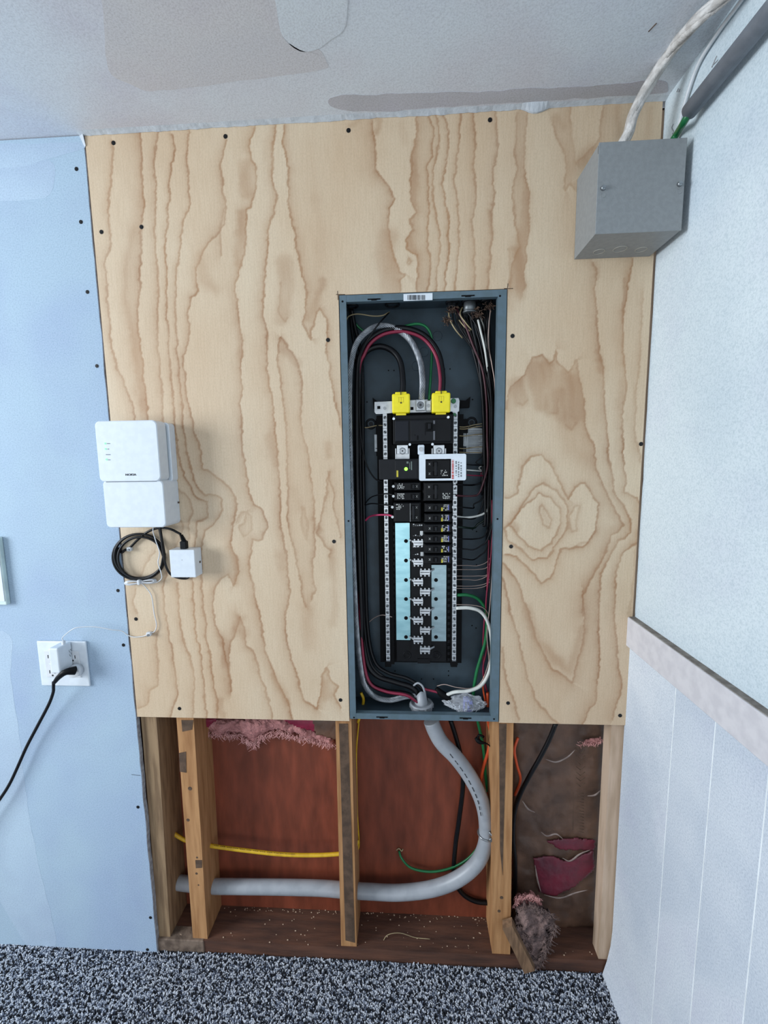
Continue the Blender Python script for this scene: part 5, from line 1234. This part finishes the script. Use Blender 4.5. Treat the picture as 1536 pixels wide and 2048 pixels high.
# ------------------------------------------------------------------ optical network box (white, two covers)
def rz(x0, x1, y0, y1, z0, z1, r, seg=6):
    """box with corners rounded in the x-z outline and a small front bevel"""
    o = []
    for cx, cz, a0 in ((x1 - r, z1 - r, 0), (x0 + r, z1 - r, 90), (x0 + r, z0 + r, 180), (x1 - r, z0 + r, 270)):
        for k in range(seg + 1): a = math.radians(a0 + 90 * k / seg); o.append((cx + r * math.cos(a), cz + r * math.sin(a)))
    b_ = .0016; mx, mz = (x0 + x1) / 2, (z0 + z1) / 2
    inn = [(mx + (x - mx) * (1 - b_ / abs(x1 - mx)), mz + (z - mz) * (1 - b_ / abs(z1 - mz))) for x, z in o]; n = len(o)
    vs = [(x, y0, z) for x, z in inn] + [(x, y0 + b_, z) for x, z in o] + [(x, y1, z) for x, z in o]
    mb = MB(); mb.add(vs, [tuple(range(n)), tuple(range(3 * n - 1, 2 * n - 1, -1))] + [(i + k * n, i + (k + 1) * n, (i + 1) % n + (k + 1) * n, (i + 1) % n + k * n) for k in (0, 1) for i in range(n)])
    return mb
yo = -.066
ux0, ux1 = P(197, 900, yo).x - .004, P(317, 900, yo).x
uz1, uz0 = P(255, 841, yo).z, P(255, 963, yo).z
lz0 = P(265, 1055, yo + .004).z
ont = empty('network_box', ((ux0 + ux1) / 2, 0, lz0), 'white two-part network box with three green lights on the left plywood edge', 'network box')
rz(ux0, ux1, yo, -.032, uz0, uz1, .011).build('upper_cover', M_white, ont)
rz(ux0 + .008, ux1 - .003, -.032, -.024, uz0 + .004, uz1 - .004, .008).build('cooling_gap', mat('grey_gap', '9fa6ac', .6), ont)
rz(ux0 + .006, ux1 + .003, -.024, -.0005, uz0 - .004, uz1 - .002, .009).build('back_shell', M_white, ont)
rz(ux0 + .003, ux1 + .0015, yo + .004, -.0005, lz0, uz0 + .002, .010).build('lower_cover', M_white, ont)
mb = MB(); mb.box(ux0 + .012, ux1 - .012, yo + .003, yo + .006, uz0 - .0012, uz0 + .0008); mb.build('cover_gap', mat('cover_gap_grey', '59636b', .6), ont)
for x, y in [(210.5, 887), (211.5, 898), (213, 919)]:
    c = P(x, y, yo); MB().cyl((c.x, yo - .0006, c.z), .0021, .001, 'y', 10).build('green_light', M_led2, ont, 'small green indicator light')
mb = MB()
for x, y, w_ in [(214, 886.5, 5), (215, 897.5, 2.5), (211.5, 908.5, 9), (216, 919, 4)]:
    k = x
    while k < x + w_: PB(mb, k, y, k + 1.1, y + 1.3, yo - .0005, yo + .0001); k += 1.6
mb.build('tiny_captions', mat('faint_caption', '6b747c', .6), ont)
c = P(261.5, 949.5, yo); text('maker_name', 'NOKIA', (c.x, yo - .0003, c.z), .0062, M_ink, ont, sx=1.25)
# orange mounting nub at the right side and at the adapter
c = P(351, 1005, -.006); MB().box(ux1 + .0022, ux1 + .0042, -.008, -.004, c.z - .002, c.z + .002).build('side_notch', M_stain, ont)

# ------------------------------------------------------------------ power brick, coil, cords
ky = -.034
kx0, kx1, kz0, kz1 = rect(340, 1100, 390, 1155, ky)
pbk = empty('power_adapter', ((kx0 + kx1) / 2, 0, kz0), 'small white cube power adapter fixed to the plywood beside the black coil', 'power adapter')
mb = MB(); mb.bevbox(kx0, kx1, ky, -.0005, kz0, kz1, .0015, 2); mb.build('housing', M_white, pbk)
c = P(405, 1124, -.010); MB().box(kx1 - .001, kx1 + .0008, -.013, -.008, c.z - .002, c.z + .003).build('side_notch', M_stain, pbk)
c = P(364, 1120, ky); MB().cyl((c.x, ky - .0003, c.z), .0012, .0005, 'y', 10).build('dot', mat('grey_dot', 'b6bcc4', .5), pbk)
pg_x = P(369, 1098, -.018).x
mb = MB(); mb.bevbox(pg_x - .0075, pg_x + .0075, -.025, -.012, kz1, kz1 + .018, .002, 2)
for k in range(5): mb.ring((pg_x - .0012 * k, -.0185, kz1 + .019 + k * .0032), .0048 - k * .0004, .0014, 'z', 12, 6)
mb.build('plug', M_black, None, 'ribbed black plug in the top of the white cube adapter', 'plug')
top = Vector((pg_x - .006, -.0185, kz1 + .034))
coilc = (277.5, 1113); 
def circ(rx, ry, cx, cy, y, a0, a1, n):
    return [(cx + rx * math.cos(math.radians(a0 + (a1 - a0) * i / n)), cy + ry * math.sin(math.radians(a0 + (a1 - a0) * i / n)), y) for i in range(n + 1)]
cp = [(315, 1050, -.018), (318, 1075, -.012)]
cp = [(319, 1046, -.018), (324, 1080, -.014)] + circ(52, 46, 277.5, 1114, -.006, 0, 350, 14) + circ(50, 44, 279, 1112, -.010, 0, 350, 14) + circ(45, 42, 281, 1116, -.013, 0, 350, 14)[:-1] + circ(47, 44, 279.5, 1115, -.004, 0, 205, 8) + [(243, 1105, -.008), (250, 1100, -.006), (258, 1097, -.005), (275, 1080, -.006), (295, 1064, -.010), (318, 1056, -.014), (340, 1058, -.018), (355, 1065, -.018)]
pp = pts(cp) + [top]
MB().tube(pp, .0028, 8, 5).build('coiled_cord', M_blackcable, None, 'black cord coiled in a loop under the white network box', 'cord')
MB().tube(pts([(316, 1046, -.012), (322, 1075, -.014), (327, 1110, -.016), (333, 1135, -.014), (343, 1150, -.010), (358, 1156, -.006), (372, 1157, -.004), (378, 1154, -.004)]), .0026, 8, 5).build('black_cable', M_blackcable, None, 'black cord passing behind the white cube adapter', 'cord')
# white thin cord from box to outlet
cord_w = [(308, 1050, -.016), (306, 1062, -.016), (311, 1080, -.018), (319, 1105, -.019), (316, 1125, -.019), (322, 1145, -.017), (323, 1157, -.014), (312, 1165, -.010), (295, 1163, -.010), (283, 1165, -.010), (292, 1175, -.006), (303, 1192, -.005), (308, 1225, -.004), (313, 1250, -.004), (309, 1263, -.004), (300, 1266, -.004), (288, 1272, -.003), (268, 1274, -.003), (255, 1270, -.004), (243, 1262, -.008), (221, 1259, -.016), (193, 1254, -.022), (164, 1254, -.028), (146, 1258, -.032), (135, 1266, -.034), (131, 1276, -.034)]
_q = rect(99, 1297, 116, 1347, -.050)
cord_w = cord_w[:-2]
MB().tube(pts(cord_w) + [Vector((_q[1] - .0025, -.026, _q[3] + .018)), Vector((_q[1] - .0025, -.026, _q[3] + .008))], .0011, 6, 6).build('thin_white_cord', M_white2, None, 'thin white cord from the network box down to the white plug-in adapter', 'cord')
mb = MB(); r = random.Random(3)
cyb = 1164
for k in range(7):
    ph = k * .4; p = []
    for i in range(17):
        a = 2 * math.pi * i / 16; x = 281 + (32 - k * .8) * math.cos(a); yv = cyb + (5.5 - k * .5) * math.sin(a) * (.25 + .75 * abs(math.cos(a)) ** 1.0) * 1.5 - (x - 281) * .08
        p.append((x, yv, -.010 - .0013 * k))
    mb.tube(pts(p), .0010, 5, 3)
mb.build('cord_hank', M_white2, None, 'bundled hank of thin white cord below the black coil', 'cord')
c = P(281, 1163, -.012); mb = MB(); mb.ring((c.x, -.014, c.z), .0055, .0013, 'y', 12, 5); mb.bevbox(c.x - .003, c.x + .003, -.022, -.004, c.z - .006, c.z + .006, .0012, 1); mb.build('cord_tie', M_white2, None, 'white tie pinching the hank of cord', 'tie')
for (x, y, lb) in [(259, 1098, 'white cable clip with a nail holding the black coil'), (298, 1268, 'small white cable clip with a nail on the thin white cord')]:
    c = P(x, y, -.006); k = empty('cable_clip', (c.x, 0, c.z), lb, 'cable clip', 'white nail-in cable clips')
    mb = MB(); mb.bevbox(c.x - .0055, c.x + .0055, -.010, 0, c.z - .005, c.z + .005, .0015, 1); mb.build('clip', M_white2, k)
    mb = MB(); mb.cyl((c.x + .001, -.013, c.z - .001), .0028, .004, 'y', 12); mb.build('nail_head', M_screwz, k)

# ------------------------------------------------------------------ outlets at the left
ox0, ox1, oz0, oz1 = rect(78, 1283, 175, 1372, -.006)
ot = empty('outlet_plate', ((ox0 + ox1) / 2, 0, oz0), 'white double outlet cover plate on the bluish left wall', 'outlet')
mb = MB(); mb.bevbox(ox0, ox1, -.006, -.0003, oz0, oz1, .002, 2); mb.build('plate', M_white, ot)
W = (ox1 - ox0) / 2
def recept(cx, nm):
    r_ = MB().bevbox(cx - .0165, cx + .0165, -.0085, -.005, oz0 + .024, oz1 - .024, .0012, 1).build('receptacle', M_white2, ot)
    zc = (oz0 + oz1) / 2
    for s_ in (-1, 1):
        for dx in (-.0065, .0065): MB().box(cx + dx - .001, cx + dx + .001, -.0089, -.008, zc + s_ * .020 - .0042, zc + s_ * .020 + .0042).build('slot', M_ink, r_)
        MB().cyl((cx, -.0089, zc + s_ * .020 - .0095), .0024, .001, 'y', 12).build('ground_hole', M_ink, r_)
    for dx in (-.004, .004): MB().bevbox(cx + dx - .003, cx + dx + .003, -.0092, -.008, zc - .002, zc + .002, .0005, 1).build('test_button', M_white, r_)
recept(ox0 + W * .55, 'a'); recept(ox0 + W * 1.45, 'b')
# USB style adapter
ay_ = -.050
a0, a1, az0, az1 = rect(99, 1297, 116, 1347, ay_)
ad = empty('plug_in_adapter', ((a0 + a1) / 2, 0, az0), 'slim white plug-in adapter sticking out of the left outlet', 'power adapter')
mb = MB(); mb.bevbox(a0, a1 + .002, ay_, -.0086, az0, az1, .003, 3); mb.build('housing', M_white, ad)
mb = MB()
for k in range(4):
    for j in range(6):
        if (k + j) % 3: mb.box(a1 + .0019, a1 + .0022, -.018 + k * .002, -.0168 + k * .002, az0 + .026 + j * .0032, az0 + .0282 + j * .0032)
mb.build('printed_text', mat('faint_caption', '6b747c', .6), ad)
MB().bevbox(a1 - .0055, a1 + .0005, -.030, -.022, az1 - .001, az1 + .009, .001, 1).build('cord_plug', M_white2, ad)
# black plug with the cord falling left
zc = P(150, 1342, -.02).z; pc = P(148, 1343, -.020)
bp_ = empty('black_plug', (pc.x, 0, pc.z), 'black angled plug in the lower right outlet of the white plate', 'plug')
mb = MB(); mb.cyl((pc.x, -.0230, pc.z), .0150, .0140, 'y', 20, .0165); mb.build('white_shield', M_white2, bp_)
e0 = P(150, 1341, -.030); e1 = P(132, 1344, -.045); e2 = P(118, 1354, -.046); e3 = P(108, 1366, -.042)
mb = MB(); mb.tube([e0, e1, e2, e3], .0115, 10, 5, rr=lambda t: 1.0 - .62 * t ** .8, flat=.8); mb.build('body', M_black, bp_)
mb = MB(); mb.tube([P(107, 1364, -.042), P(107, 1374, -.038), P(106, 1386, -.032), P(97, 1410, -.024), P(75, 1452, -.018), P(53, 1494, -.016), P(33, 1539, -.016), P(18, 1570, -.016), P(0, 1598, -.018), P(-30, 1640, -.020), P(-70, 1700, -.03), P(-120, 1790, -.06), P(-190, 1880, -.10)], .0040, 8, 6, flat=.7)
mb.build('black_cable', M_blackcable, None, 'black flat cord falling from the outlet to the lower left edge', 'cord')
# pale panel at the left frame edge
wx0, wx1, wz0, wz1 = rect(-70, 1075, 5, 1210, -.012)
mb = MB(); mb.bevbox(wx0, wx1, -.012, -.0005, wz0, wz1, .002, 2); wp = mb.build('wall_frame', mat('pale_green_plastic', 'cfe0dc', .4), None, 'edge of a pale greenish wall-mounted panel at the far left', 'panel')
MB().box(wx0 + .01, wx1 - .003, -.0135, -.011, wz0 + .01, wz1 - .01).build('inset', M_white, wp)
